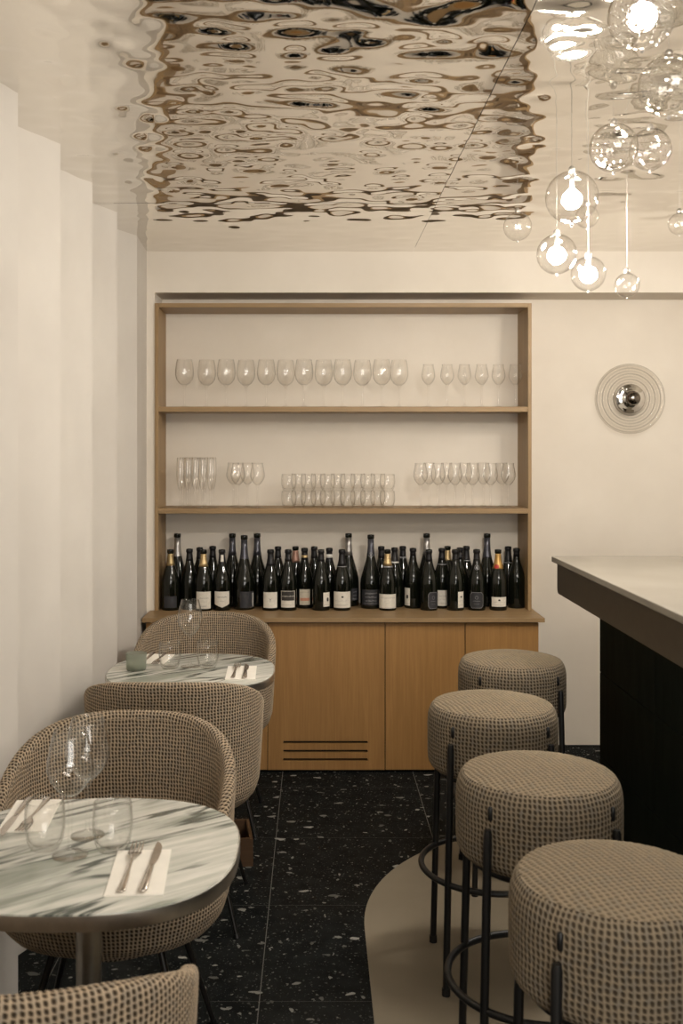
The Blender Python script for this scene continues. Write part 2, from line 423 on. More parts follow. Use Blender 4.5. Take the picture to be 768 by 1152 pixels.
ceil_panel(-1.15, SX - .0009, YB, 1.1985, 0, 0, 0)
ceil_panel(SX + .0009, XR, 3.61, YW - .02, .001, 0, 0)
ceil_panel(SX + .0009, XR, .8, 3.6085, 0, 0, 0)
ceil_panel(SX + .0009, XR, YB, .7985, 0, 0, 0)

# ------------------------------------------------------------------ shelving and cabinet
YF = 4.929
sh = thing('wall_shelf_unit', 'tall oak shelf frame with two shelves set above the bottles on the back wall', 'shelf unit', (0, 0, 0))
XL, XRR = -.776, 1.041
box_obj('side_panel', (XL, XL + .018, YF, YW, .7205, 2.203), M['oak_side'], sh)
box_obj('side_panel', (XRR - .018, XRR, YF, YW, .7205, 2.203), M['oak_side'], sh)
box_obj('top_panel', (XL + .0182, XRR - .0182, YF, YW, 2.183, 2.203), M['oak_h'], sh)
Z1, Z2, ZT = 1.704, 1.213, .72
box_obj('shelf', (XL + .0182, XRR - .0182, YF, YW, Z1 - .025, Z1), M['oak_h'], sh)
box_obj('shelf', (XL + .0182, XRR - .0182, YF, YW, Z2 - .025, Z2), M['oak_h'], sh)
wt = box_obj('oak_worktop', (-.8, 1.056, 4.71, 4.9365, .700, ZT), M['oak_h'])
bm = bmesh.new(); bm.from_mesh(wt.data); box(bm, -.7772, 1.056, 4.9365, YW - .001, .700, ZT); bm.to_mesh(wt.data); bm.free()
tag(wt, 'continuous oak worktop carrying the bottles on top of the low cabinet', 'worktop')
YD = 4.739
cab = thing('low_cabinet', 'low oak cabinet with four flat doors under the bottle worktop', 'cabinet')
box_obj('body', (-.776, 1.034, YD + .022, YW - .003, .0, .6995), M['dark'], cab)
def px2x(px, v=364.): return (px - 355) / v * H
edges = [(px2x(163.7), px2x(301)), (px2x(301), px2x(433)), (px2x(433), px2x(523)), (px2x(523), px2x(606))]
for k, (a, b) in enumerate(edges):
    a += .0018; b -= .0018; z0, z1 = .012, .693
    if k == 1:
        bm = bmesh.new()
        s0, s1 = px2x(318.5), px2x(413.5)
        zs = [H - (y - 505) / 364 * H for y in (854.5, 845, 835)]
        hh = .0055
        cuts = [z0] + [c for z in zs for c in (z - hh, z + hh)] + [z1]
        for i in range(0, len(cuts), 2): box(bm, s0, s1, YD, YD + .018, cuts[i], cuts[i + 1])
        box(bm, a, s0, YD, YD + .018, z0, z1); box(bm, s1, b, YD, YD + .018, z0, z1)
        bmesh.ops.remove_doubles(bm, verts=bm.verts, dist=1e-5)
        d = link_mesh('door', bm, M['oak_v'], cab, smooth=False)
        d['label'] = 'oak door with three dark ventilation slots near its foot'
    else:
        d = box_obj('door', (a, b, YD, YD + .018, z0, z1), M['oak_v'], cab, .001)
# stone base strip
# ------------------------------------------------------------------ glassware
def wall_prof(outer, t):
    """closed-wall lathe profile: outer goes foot -> rim ; inner comes back down inside the bowl"""
    return outer
def stem_glass(h, br, foot, rim_r, bowl_h, shape):
    """outer foot/stem/bowl then inner bowl"""
    zb = h - bowl_h
    o = [(0, 0), (foot, 0), (foot, .0015), (foot * .55, .004), (.006, .009), (.0042, .02), (.0036, zb * .5), (.004, zb - .012), (.0065, zb - .004)]
    bowl = [(br * r, zb + bowl_h * z) for r, z in shape]
    bowl[-1] = (rim_r, h)
    inner = [(max(0, r - .0013), z + (.003 if i == 0 else 0)) for i, (r, z) in enumerate(bowl)][::-1]
    inner[0] = (rim_r - .001, h)
    return o + bowl + inner + [(0, inner[-1][1] - .0005)]
TULIP = [(.22, .02), (.55, .13), (.85, .27), (1, .42), (.97, .56), (.87, .74), (.76, .9), (.7, 1)]
BALLOON = [(.25, .015), (.6, .1), (.88, .24), (1, .42), (.99, .58), (.93, .78), (.84, .94), (.8, 1)]
FLUTE = [(.25, .02), (.6, .14), (.88, .32), (1, .52), (.98, .7), (.9, .9), (.87, 1)]
def tumbler_prof(h, r):
    o = [(0, .0), (r * .55, 0), (r * .72, .002), (r * .88, h * .18), (r * .98, h * .42), (r, h * .6), (r * .96, h * .85), (r * .9, h)]
    i = [(r * .9 - .0015, h), (r * .96 - .0018, h * .85), (r - .002, h * .6), (r * .98 - .002, h * .42), (r * .86 - .002, h * .2), (r * .6, .009), (0, .008)]
    return o + i
def glass_thing(kind, prof, mat, seg):
    o = lathe_obj(kind, prof, mat, None, seg)
    return o
# table glassware masters are made on first use
def place_obj(master, used, loc, label, cat, group, rz=0):
    o = master if not used[0] else master.copy()
    if used[0]: COL.objects.link(o)
    used[0] = True
    o.location = loc; o.rotation_euler = (0, 0, rz); tag(o, label, cat, group); return o

def at_depth(px, Y): return (px - 355) * Y / F
YS = 5.06
g = lathe_obj('balloon_glass', stem_glass(.236, .046, .035, .037, .130, BALLOON), M['shelf_glass'], None, 28); u = [False]
for i, px in enumerate((207.5, 232.5, 254.4, 276.6, 299.4, 321.3, 341.9, 364, 385.3, 407.5, 429.4, 448.8)):
    Y = 5.03 + (.03 if i % 2 else 0)
    place_obj(g, u, (at_depth(px, Y), Y, Z1), 'balloon wine glass on the top shelf, %s from the left of its row of twelve' % ORD[i], 'wine glass', 'balloon wine glasses on the top shelf')
g = lathe_obj('wine_glass', stem_glass(.212, .034, .031, .026, .105, TULIP), M['shelf_glass'], None, 28); u = [False]
for i, px in enumerate((481.6, 502.8, 522.2, 541.6, 560.5, 579.4)):
    place_obj(g, u, (at_depth(px, 5.03), 5.03, Z1), 'slender wine glass at the right of the top shelf, %s of six from the left' % ORD[i], 'wine glass', 'slender wine glasses on the top shelf')
g = lathe_obj('champagne_flute', stem_glass(.245, .0185, .022, .016, .165, FLUTE), M['shelf_glass'], None, 24); u = [False]
n = 0
for row, Y0 in enumerate((4.965, 5.075)):
    for i, px in enumerate((202.7, 210.6, 219.2, 227.4, 236.4)):
        px2 = px + (3 if row else 0); Y = Y0 + (.036 if i % 2 else 0)
        place_obj(g, u, (at_depth(px2, Y), Y, Z2), 'champagne flute on the lower shelf, %s from the left in the %s row' % (ORD[i], 'back' if row else 'front'), 'champagne flute', 'champagne flutes on the lower shelf')
g = lathe_obj('wine_glass', stem_glass(.218, .036, .032, .027, .112, TULIP), M['shelf_glass'], None, 28); u = [False]
for i, (px, Y) in enumerate(((262.5, 5.09), (267.6, 4.99), (278.3, 5.07), (289.5, 4.99))):
    place_obj(g, u, (at_depth(px, Y), Y, Z2), 'wine glass beside the flutes on the lower shelf, %s of four from the left' % ORD[i], 'wine glass', 'four wine glasses right of the flutes')
for i, px in enumerate((472.9, 482.4, 492.7, 502.2, 511.6, 522.9, 531.4, 543.7, 551.6, 564.4, 571.5)):
    Y = 5.09 if i % 2 else 4.99
    px += (Y - 5.04) * 0
    place_obj(g, u, (at_depth(px, Y), Y, Z2), 'wine glass at the right end of the lower shelf, %s of eleven from the left' % ORD[i], 'wine glass', 'wine glasses at the right of the lower shelf')
g = lathe_obj('water_tumbler', tumbler_prof(.082, .038), M['shelf_glass'], None, 28); u = [False]
TX = (324.8, 335.8, 346.9, 357.8, 368.3, 380.0, 391, 402.5, 413.6, 424.9, 435.6)
for lay in range(2):
    for i, px in enumerate(TX):
        Y = 5.085 if i % 2 else 4.985
        place_obj(g, u, (at_depth(px, Y), Y, Z2 + lay * .0825), 'stacked water tumbler on the lower shelf, %s layer, %s from the left' % ('upper' if lay else 'bottom', ORD[i]), 'tumbler', 'stacked tumblers in the middle of the lower shelf')

# ------------------------------------------------------------------ bottles
def interp(prof, z):
    for (r0, z0), (r1, z1) in zip(prof, prof[1:]):
        if z0 <= z <= z1 and z1 > z0: return r0 + (r1 - r0) * (z - z0) / (z1 - z0)
    return prof[-1][0]
STD = [(0, .004), (.030, .001), (.0405, 0), (.0425, .004), (.0428, .05), (.0428, .125), (.0415, .145), (.0375, .165), (.031, .187), (.024, .208), (.0185, .228), (.0155, .248), (.014, .268), (.0138, .274), (.0162, .276), (.0166, .281), (.0160, .286), (.0165, .289), (.0150, .292), (.010, .292), (.010, .28), (0, .28)]
MAG = [(0, .004), (.036, .001), (.049, 0), (.0515, .005), (.052, .05), (.052, .118), (.0505, .138), (.045, .163), (.037, .19), (.0285, .218), (.0215, .246), (.0175, .272), (.0155, .30), (.0145, .338), (.0172, .340), (.0176, .346), (.017, .352), (.0172, .355), (.016, .358), (.010, .358), (.010, .345), (0, .345)]
std_bm = bmesh.new(); lathe(std_bm, STD, 36); bmesh.ops.recalc_face_normals(std_bm, faces=std_bm.faces)
me_tmp = link_mesh('wine_bottle', std_bm, M['bottle']); STD_ME = me_tmp.data; bpy.data.objects.remove(me_tmp)
mag_bm = bmesh.new(); lathe(mag_bm, MAG, 36); bmesh.ops.recalc_face_normals(mag_bm, faces=mag_bm.faces)
me_tmp = link_mesh('magnum_bottle', mag_bm, M['bottle']); MAG_ME = me_tmp.data; bpy.data.objects.remove(me_tmp)

def sleeve(name, prof, z0, z1, off, mat, parent, seg=32):
    zs = [z0] + [z for _, z in prof if z0 < z < z1] + [z1]
    zs = sorted(set(zs))
    core = [p for p in prof if p[0] > .0105]
    pr = [(interp(core, zs[0]), zs[0])] + [(interp(core, z) + off, z) for z in zs] + [(interp(core, zs[-1]), zs[-1])]
    return lathe_obj(name, pr, mat, parent, seg)
def cyl_patch(bm, polys, rf, ang0):
    """polys: lists of (s,t) in metres round / up the bottle; rf(t) radius; ang0 centre angle"""
    for poly in polys:
        # subdivide horizontally by strips: use bounding strip clipping for convex polygons
        ss = [p[0] for p in poly]; s0, s1 = min(ss), max(ss); n = max(1, int((s1 - s0) / .004) + 1)
        def yr(s):
            ys = []
            m_ = len(poly)
            for i in range(m_):
                (a, b), (c, d) = poly[i], poly[(i + 1) % m_]
                if abs(a - c) < 1e-9:
                    if abs(s - a) < 1e-6: ys += [b, d]
                elif min(a, c) - 1e-7 <= s <= max(a, c) + 1e-7: ys.append(b + (d - b) * (s - a) / (c - a))
            return min(ys), max(ys)
        cols = sorted(set([s0 + (s1 - s0) * k / n for k in range(n + 1)] + ss)); prev = None
        for s in cols:
            lo, hi = yr(s); pts = []
            for t in (lo, hi):
                r = rf(t); a = ang0 + s / max(rf((lo + hi) / 2), .01)
                pts.append(bm.verts.new((r * math.cos(a), r * math.sin(a), t)))
            if prev is not None:
                try: bm.faces.new((prev[0], pts[0], pts[1], prev[1]))
                except ValueError: pass
            prev = pts
def rect(a, b, c, d): return [(a, c), (b, c), (b, d), (a, d)]
def seg_poly(a, b, w):
    (x0, y0), (x1, y1) = a, b; dx, dy = x1 - x0, y1 - y0; l = math.hypot(dx, dy) or 1
    nx, ny = -dy / l * w / 2, dx / l * w / 2
    return [(x0 + nx, y0 + ny), (x1 + nx, y1 + ny), (x1 - nx, y1 - ny), (x0 - nx, y0 - ny)]
def outline(pts, w): return [seg_poly(pts[i], pts[(i + 1) % len(pts)], w) for i in range(len(pts))]
def octagon(cx_, cy_, rx, ry, c=.35):
    return [(cx_ - rx, cy_ - ry * (1 - c)), (cx_ - rx * (1 - c), cy_ - ry), (cx_ + rx * (1 - c), cy_ - ry), (cx_ + rx, cy_ - ry * (1 - c)),
            (cx_ + rx, cy_ + ry * (1 - c)), (cx_ + rx * (1 - c), cy_ + ry), (cx_ - rx * (1 - c), cy_ + ry), (cx_ - rx, cy_ + ry * (1 - c))]
def script_line(x0, x1, y, hgt, w, rnd):
    out_ = []; x = x0
    while x < x1:
        l = rnd.uniform(.0022, .0042); e = min(x + l, x1)
        out_.append(seg_poly((x, y - hgt / 2 * rnd.uniform(.2, 1)), (e, y + hgt / 2 * rnd.uniform(.2, 1)), w)); x = e + .0006
    return out_
def bottle(px, row, mag, label, foil=None, lab=None, band=None, extra=None, pos=None):
    Y = (4.962, 5.035, 5.115)[row]
    if mag: Y = (4.99, 5.03, 5.105)[row]
    prof = MAG if mag else STD
    o = bpy.data.objects.new('magnum_bottle' if mag else 'wine_bottle', MAG_ME if mag else STD_ME); COL.objects.link(o)
    X = at_depth(px, Y)
    if pos: X, Y = pos
    o.location = (X, Y, ZT)
    tag(o, label, 'bottle', 'bottles on the worktop')
    core = [p for p in prof if p[0] > .0105]
    ang = math.atan2(-Y, -X)      # towards the viewpoint side of the room
    rnd = random.Random(int(px * 10))
    top = prof[-5][1]
    if foil:
        fm, fz, fl = foil
        f = sleeve('foil', prof, fz, (top - .017 if fm != 'foil_black' else top - .0005), .0006, M[fm], o)
        if fm == 'foil_orange':
            bm = bmesh.new(); cyl_patch(bm, [octagon(-.006, fz + .012, .011, .009, .4)], lambda t: interp(core, t) + .0035, ang)
            link_mesh('seal', bm, M['ink_red'], f)['label'] = 'round red seal'
    if band:
        bmn, b0, b1 = band
        sleeve('neck_band', prof, b0, b1, .0012, M[bmn], o)
    if extra == 'necklabel':
        bm = bmesh.new(); cyl_patch(bm, [rect(-.006, .008, top - .055, top - .022)], lambda t: interp(core, t) + .0016, ang)
        link_mesh('neck_label', bm, M['label_white'], o)
    if extra == 'emblem':
        zc = top - .095 if mag else top - .082
        pts = [(.010 * math.cos(a * PI / 6), zc + .011 * math.sin(a * PI / 6)) for a in range(12)]
        bm = bmesh.new(); cyl_patch(bm, outline(pts, .0022) + [rect(-.003, .003, zc - .005, zc + .005)], lambda t: interp(core, t) + .0012, ang)
        link_mesh('neck_emblem', bm, M['ink_silver'], o)
    if lab:
        kind, dx, w, z0, z1 = lab       # dx metres from centre seen from the front
        r0 = core[4][0]; rl = lambda t: r0 + .0009; rm = lambda t: r0 + .0015
        r_ = r0 + .0009
        e0 = max(-.98, min(.98, (dx - w / 2) / r_)); e1 = max(-.98, min(.98, (dx + w / 2) / r_))
        s0, s1 = math.asin(e0) * r_, math.asin(e1) * r_
        sm = (s0 + s1) / 2; ww = s1 - s0; zm = (z0 + z1) / 2; hh = z1 - z0
        inks = []; ink2 = []
        if kind == 'shield': P = [(s0, z0 + .016), (sm, z0), (s1, z0 + .016), (s1 - .003, z0 + .04), (s1, z1), (sm, z1 - .003), (s0, z1), (s0 + .003, z0 + .04)]; P = [[(s0, z0 + .016), (sm, z0), (s1, z0 + .016), (s1, z1), (s0, z1)]]
        elif kind in ('octagon',): P = [octagon(sm, zm, ww / 2, hh / 2, .3)]
        else: P = [rect(s0, s1, z0, z1)]
        bm = bmesh.new(); cyl_patch(bm, P, rl, ang)
        dark = kind in ('octagon', 'darktext', 'darkplain', 'barcode')
        lo = link_mesh('label', bm, M['label_dark' if dark else ('label_cream' if kind == 'salmon' else 'label_white')], o)
        if kind == 'lines':
            inks += script_line(sm - ww * .32, sm + ww * .32, zm + hh * .12, .004, .0009, rnd)
            ink2 += script_line(sm - ww * .25, sm + ww * .25, zm - hh * .08, .002, .0006, rnd) + [rect(sm - ww * .2, sm + ww * .2, z0 + hh * .14, z0 + hh * .16)]
        elif kind == 'crest':
            inks += [octagon(sm, zm + hh * .18, .005, .004)]; ink2 += script_line(sm - ww * .38, sm + ww * .38, zm - hh * .06, .0025, .0007, rnd) + [rect(sm - ww * .3, sm + ww * .3, z0 + hh * .16, z0 + hh * .18)]
        elif kind == 'script':
            ink2 += script_line(sm - ww * .42, sm + ww * .42, z1 - hh * .26, .007, .0011, rnd) + script_line(sm - ww * .12, sm + ww * .12, zm - hh * .12, .002, .0008, rnd) + [rect(s0 + .003, s1 - .003, z0 + .004, z0 + .0048)]
        elif kind == 'yemblem':
            inks += [seg_poly((sm - .005, zm + .008), (sm, zm), .0014), seg_poly((sm + .006, zm + .009), (sm, zm), .0014), seg_poly((sm, zm), (sm - .001, zm - .01), .0012)]
            ink2 += script_line(sm - .008, sm + .008, z0 + .010, .002, .0006, rnd)
        elif kind == 'shield':
            inks += script_line(sm - ww * .28, sm + ww * .28, zm + hh * .15, .009, .0014, rnd); ink2 += [rect(sm - .012, sm + .012, zm - .008, zm - .007)]
        elif kind == 'halfblack':
            inks += [rect(s0 + .003, s1 - .003, zm - hh * .08, z1 - .002)]; ink2 += script_line(s0 + .004, s1 - .004, z0 + .012, .002, .0008, rnd)
            bm = bmesh.new(); cyl_patch(bm, script_line(s0 + .005, s1 - .004, zm + hh * .18, .006, .0014, rnd), lambda t: r0 + .0021, ang)
            link_mesh('lettering', bm, M['label_white'], lo)
        elif kind == 'salmon':
            bm = bmesh.new(); cyl_patch(bm, [rect(s0 + .004, s1 - .004, z0 + .02, z0 + .034)], rm, ang); link_mesh('lettering', bm, M['ink_salmon'], lo)
            ink2 += script_line(s0 + .004, s1 - .004, z1 - .015, .006, .0009, rnd)
        elif kind == 'blob':
            inks += [octagon(sm + .004, zm, .006, .009, .4)] + script_line(s0 + .002, s1 - .002, z0 + .008, .003, .0008, rnd)
        elif kind == 'octagon':
            bm = bmesh.new()
            cyl_patch(bm, outline(octagon(sm, zm, ww / 2 - .0015, hh / 2 - .0015, .3), .0013) + script_line(sm - ww * .25, sm + ww * .25, zm - .004, .004, .0009, rnd)
                      + outline([(sm + .007 * math.cos(k * PI / 4), zm + .013 + .008 * math.sin(k * PI / 4)) for k in range(8)], .001)
                      + script_line(sm - ww * .18, sm + ww * .18, zm - .018, .003, .0008, rnd), rm, ang)
            link_mesh('lettering', bm, M['ink_silver'], lo)
        elif kind == 'darktext':
            bm = bmesh.new(); PP = []
            for k in range(3): PP += script_line(sm - ww * .3, sm + ww * .3, z1 - .018 - k * .018, .010, .0013, rnd)
            PP += script_line(sm - ww * .4, sm + ww * .4, z0 + .010, .004, .001, rnd)
            cyl_patch(bm, PP, rm, ang); link_mesh('lettering', bm, M['ink_silver'], lo)
        elif kind == 'barcode':
            bm = bmesh.new()
            PP = [rect(s1 - .010, s1 - .001, z0 + .004 + k * .0052, z0 + .0076 + k * .0052) for k in range(13)]
            cyl_patch(bm, PP, rm, ang); link_mesh('lettering', bm, M['band_white'], lo)
        if inks:
            bm = bmesh.new(); cyl_patch(bm, inks, rm, ang); link_mesh('lettering', bm, M['ink'], lo)
        if ink2:
            bm = bmesh.new(); cyl_patch(bm, ink2, rm, ang); link_mesh('lettering', bm, M['ink_grey'], lo)
    return o
Zl = (.014, .092)
B = [
 (191.7, 0, 0, 'leftmost bottle, dull gold neck foil, nearly black label, against the shelf side', ('foil_dull_gold', .215, 0), ('darkplain', 0, .06, .014, .07), None, None),
 (199.5, 2, 1, 'leftmost tall bottle with silvery neck, behind the dull gold one', ('foil_silver', .245, 0), None, None, None),
 (213.6, 1, 0, 'plain unlabelled black bottle, third from the left', ('foil_black', .235, 0), None, None, None),
 (224.7, 2, 0, 'back row bottle half hidden behind the gold foil bottle at left', ('foil_black', .235, 0), None, None, None),
 (228.6, 0, 0, 'bottle at left with pale gold neck foil and square white label', ('foil_gold', .212, 0), ('lines', 0, .068, .012, .094), None, None),
 (239.0, 2, 0, 'plain black bottle between the gold foil bottle and the shield label bottle', ('foil_black', .235, 0), None, None, None),
 (249.6, 0, 0, 'bottle with a white shield shaped label and small white neck label', ('foil_black', .225, 0), ('shield', 0, .070, .016, .093), None, 'necklabel'),
 (261.3, 2, 1, 'tall blue-grey necked bottle in the back row, right of the shield label', ('foil_bluegrey', .25, 0), None, None, None),
 (274.6, 0, 1, 'tall blue-grey necked bottle in front with a white barcode strip', ('foil_bluegrey', .245, 0), ('barcode', .012, .066, .012, .090), None, None),
 (289.2, 2, 1, 'tall blue-grey necked bottle right of the barcode bottle', ('foil_bluegrey', .25, 0), None, None, None),
 (305.8, 0, 0, 'black bottle with a white square label bearing a small forked emblem', ('foil_black', .215, 0), ('yemblem', -.001, .066, .014, .090), None, None),
 (312.6, 2, 0, 'back row black bottle behind the forked emblem label', ('foil_black', .235, 0), None, None, None),
 (322.5, 0, 0, 'bottle with a half black, half white label and pale script', ('foil_black', .235, 0), ('halfblack', -.001, .066, .016, .096), None, None),
 (332.3, 2, 0, 'back row bottle with rose and cream neck foil', ('foil_rose', .215, 0), None, None, None),
 (342.5, 1, 0, 'bottle with a cream label printed in salmon and a cream neck band', ('foil_black', .235, 0), ('salmon', .001, .052, .018, .094), ('foil_gold', .245, .258), None),
 (353.4, 2, 0, 'back row black bottle right of the salmon label', ('foil_black', .235, 0), None, None, None),
 (361.0, 0, 0, 'black bottle with a white label turned to its right side', ('foil_black', .235, 0), ('blob', .026, .030, .020, .088), None, None),
 (370.3, 1, 0, 'bottle with a bright white ring around its upper neck', ('foil_black', .225, 0), None, ('band_white', .245, .262), None),
 (384.5, 0, 0, 'bottle with a wide white label and tiny crest, left of a silvery tall neck', ('foil_black', .212, 0), ('crest', .001, .080, .014, .092), ('ink_silver', .209, .212), None),
 (392.0, 2, 1, 'tall bottle with silvery neck, left of centre, behind the wide crest label', ('foil_silver', .25, 0), ('darktext', .030, .03, .03, .09), None, None),
 (417.0, 1, 1, 'tall dark bottle with round neck emblem and grey lettered label, at the centre', ('foil_bluegrey', .255, 0), ('darktext', 0, .085, .018, .094), None, 'emblem'),
 (428.8, 2, 0, 'back row bottle between the tall emblem bottle and the gold foil bottle', ('foil_black', .235, 0), None, None, None),
 (435.8, 0, 0, 'front bottle at centre with pale gold foil and white script label', ('foil_gold', .215, 0), ('script', .0, .080, .012, .080), ('ink_silver', .207, .213), None),
 (443.7, 2, 0, 'bottle with a thin white neck ring behind the white script label', ('foil_black', .225, 0), None, ('band_white', .216, .224), None),
 (453.0, 2, 0, 'back row bottle with a grey band round its black neck', ('foil_black', .235, 0), None, ('ink_silver', .232, .240), None),
 (464.4, 1, 0, 'black bottle showing a narrow strip of white label on its left side', ('foil_black', .255, 0), ('blob', -.028, .026, .014, .100), None, None),
 (479.7, 2, 1, 'tall bottle with a silver neck strip, right of centre', ('foil_silver', .25, 0), None, None, None),
 (482.3, 0, 0, 'front bottle with an outlined eight-sided dark label turned right', ('foil_black', .235, 0), ('octagon', .018, .044, .010, .090), None, None),
 (496.9, 1, 0, 'bottle with plain white label between the two eight-sided labels', ('foil_black', .235, 0), ('lines', .006, .062, .014, .090), ('ink_silver', .212, .216), None),
 (503.3, 2, 0, 'back row bottle with a slim gold neck, right of centre', ('foil_gold', .22, 0), None, None, None),
 (512.0, 0, 0, 'front black bottle with a slanting white label on its right side', ('foil_black', .245, 0), ('crest', .026, .026, .014, .092), None, None),
 (517.3, 2, 0, 'back row black bottle behind the slanting white label', ('foil_black', .235, 0), None, None, None),
 (524.4, 2, 0, 'back row bottle with a silver line around its neck foil base', ('foil_black', .225, 0), None, ('ink_silver', .219, .223), None),
 (536.0, 0, 0, 'bottle with round neck emblem and full outlined eight-sided label', ('foil_black', .245, 0), ('octagon', 0, .062, .012, .090), None, 'emblem'),
 (547.7, 2, 1, 'rightmost tall bottle with grey neck foil', ('foil_bluegrey', .24, 0), None, None, None),
 (560.0, 0, 0, 'bottle with orange gold foil, red seal and small white label', ('foil_orange', .20, 0), ('crest', .004, .068, .020, .066), None, None),
 (571.4, 2, 0, 'back row bottle with silver line, second from the right', ('foil_black', .225, 0), None, ('ink_silver', .211, .214), None),
 (580.8, 1, 0, 'rightmost plain black bottle beside the shelf side', ('foil_black', .25, 0), None, None, None),
]
def relax(items, ymin, ymax, it=400):
    # items: [px, Y, radius]; slide each along its own line of stand until none touch
    pos = [[at_depth(p, y), y] for p, y, r in items]
    for _ in range(it):
        for i in range(len(items)):
            for j in range(i + 1, len(items)):
                dx = pos[j][0] - pos[i][0]; dy = pos[j][1] - pos[i][1]; d = math.hypot(dx, dy) or 1e-6; need = items[i][2] + items[j][2] + .0006
                if d < need:
                    k = (need - d) / 2; ux, uy = dx / d, dy / d
                    pos[i][0] -= ux * k * .5; pos[i][1] -= uy * k; pos[j][0] += ux * k * .5; pos[j][1] += uy * k
        for i, (p, y, r) in enumerate(items):
            pos[i][1] = min(ymax - r, max(ymin + r, pos[i][1])); pos[i][0] += (at_depth(p, pos[i][1]) - pos[i][0]) * .06
    return pos
_items = [(a[0], ((4.99, 5.03, 5.105) if a[2] else (4.962, 5.035, 5.115))[a[1]], .0522 if a[2] else .0432) for a in B]
for a, p in zip(B, relax(_items, 4.905, 5.178)): bottle(a[0], a[1], a[2], a[3], a[4], a[5], a[6], a[7], p)

# ------------------------------------------------------------------ tub chairs
def spow(v, e): return math.copysign(abs(v) ** e, v)
RIM = [(0, .80), (25, .797), (46, .782), (68, .750), (90, .700), (110, .640), (130, .575), (150, .52), (180, .49)]
def rim_z(deg):
    d = abs(deg)
    for (a, za), (b, zb) in zip(RIM, RIM[1:]):
        if a <= d <= b:
            t = (d - a) / (b - a); return za + (zb - za) * t
    return RIM[-1][1]
def rim_s(deg):   # smoothed
    return sum(rim_z(min(180, max(0, abs(deg) + k))) if abs(deg) + k >= 0 else rim_z(abs(abs(deg) + k)) for k in range(-14, 15, 2)) / 15
CA, CB = .287, .28
def plan(phi, f=1.0):
    # phi 0 = back (-y), superellipse
    s, c = math.sin(phi), -math.cos(phi); e = 2 / 2.35
    return spow(s, e) * CA * f, spow(c, e) * CB * f
def weave_h(U, V, pitch):
    u = U / pitch; v = V / pitch + .35 * (u - np.floor(u))
    return 1 - np.abs(np.sin(PI * u)) ** 1.0 * np.abs(np.sin(PI * v)) ** .6
def relief_grid(Pts, U, V, pitch, amp, wrap, flip=False):
    '''Pts K x N x 3 surface, U / V metres; returns displaced points (yarn relief) '''
    if wrap:
        dn = np.roll(Pts, -1, 1) - np.roll(Pts, 1, 1)
    else: dn = np.gradient(Pts, axis=1)
    dk = np.gradient(Pts, axis=0)
    n = np.cross(dn, dk); n /= np.maximum(np.linalg.norm(n, axis=2, keepdims=True), 1e-9)
    if flip: n = -n
    Uv = U[:, :Pts.shape[1]]
    return Pts + n * ((weave_h(Uv, V, pitch) - 1) * amp)[..., None]
def jitter(U, V, pitch):
    return (U + pitch * .09 * np.sin(V * 97 + 3 * np.sin(U * 31)), V + pitch * .09 * np.sin(U * 83 + 2.5 * np.sin(V * 41)))
def mesh_from_grids(name, grids, mat):
    '''grids: list of (points KxNx3, U Kx(N+1), V Kx(N+1), wrap)'''
    vs, fs, uvs, off = [], [], [], 0
    for P_, U, V, wrap in grids:
        K, Nn = P_.shape[:2]
        vs.append(P_.reshape(-1, 3)); idx = off + np.arange(K * Nn).reshape(K, Nn)
        nx = np.roll(idx, -1, 1) if wrap else idx[:, 1:]
        a = idx if wrap else idx[:, :-1]
        fs.append(np.stack([a[:-1], nx[:-1], nx[1:], a[1:]], -1).reshape(-1, 4))
        W = U.shape[1] - 1
        q = np.stack([np.stack([U[:-1, :W], V[:-1, :W]], -1), np.stack([U[:-1, 1:], V[:-1, 1:]], -1), np.stack([U[1:, 1:], V[1:, 1:]], -1), np.stack([U[1:, :W], V[1:, :W]], -1)], 2)
        uvs.append(q.reshape(-1, 2)); off += K * Nn
    vs = np.concatenate(vs); fs = np.concatenate(fs); uvs = np.concatenate(uvs)
    me = bpy.data.meshes.new(name)
    me.vertices.add(len(vs)); me.vertices.foreach_set('co', vs.astype(np.float32).ravel())
    me.loops.add(len(fs) * 4); me.loops.foreach_set('vertex_index', fs.astype(np.int32).ravel())
    me.polygons.add(len(fs)); me.polygons.foreach_set('loop_start', np.arange(0, len(fs) * 4, 4, dtype=np.int32))
    me.polygons.foreach_set('use_smooth', np.ones(len(fs), dtype=bool))
    uvl = me.uv_layers.new(name='UVMap'); uvl.data.foreach_set('uv', uvs.astype(np.float32).ravel())
    me.update(calc_edges=True); me.validate(); me.materials.append(mat); return me
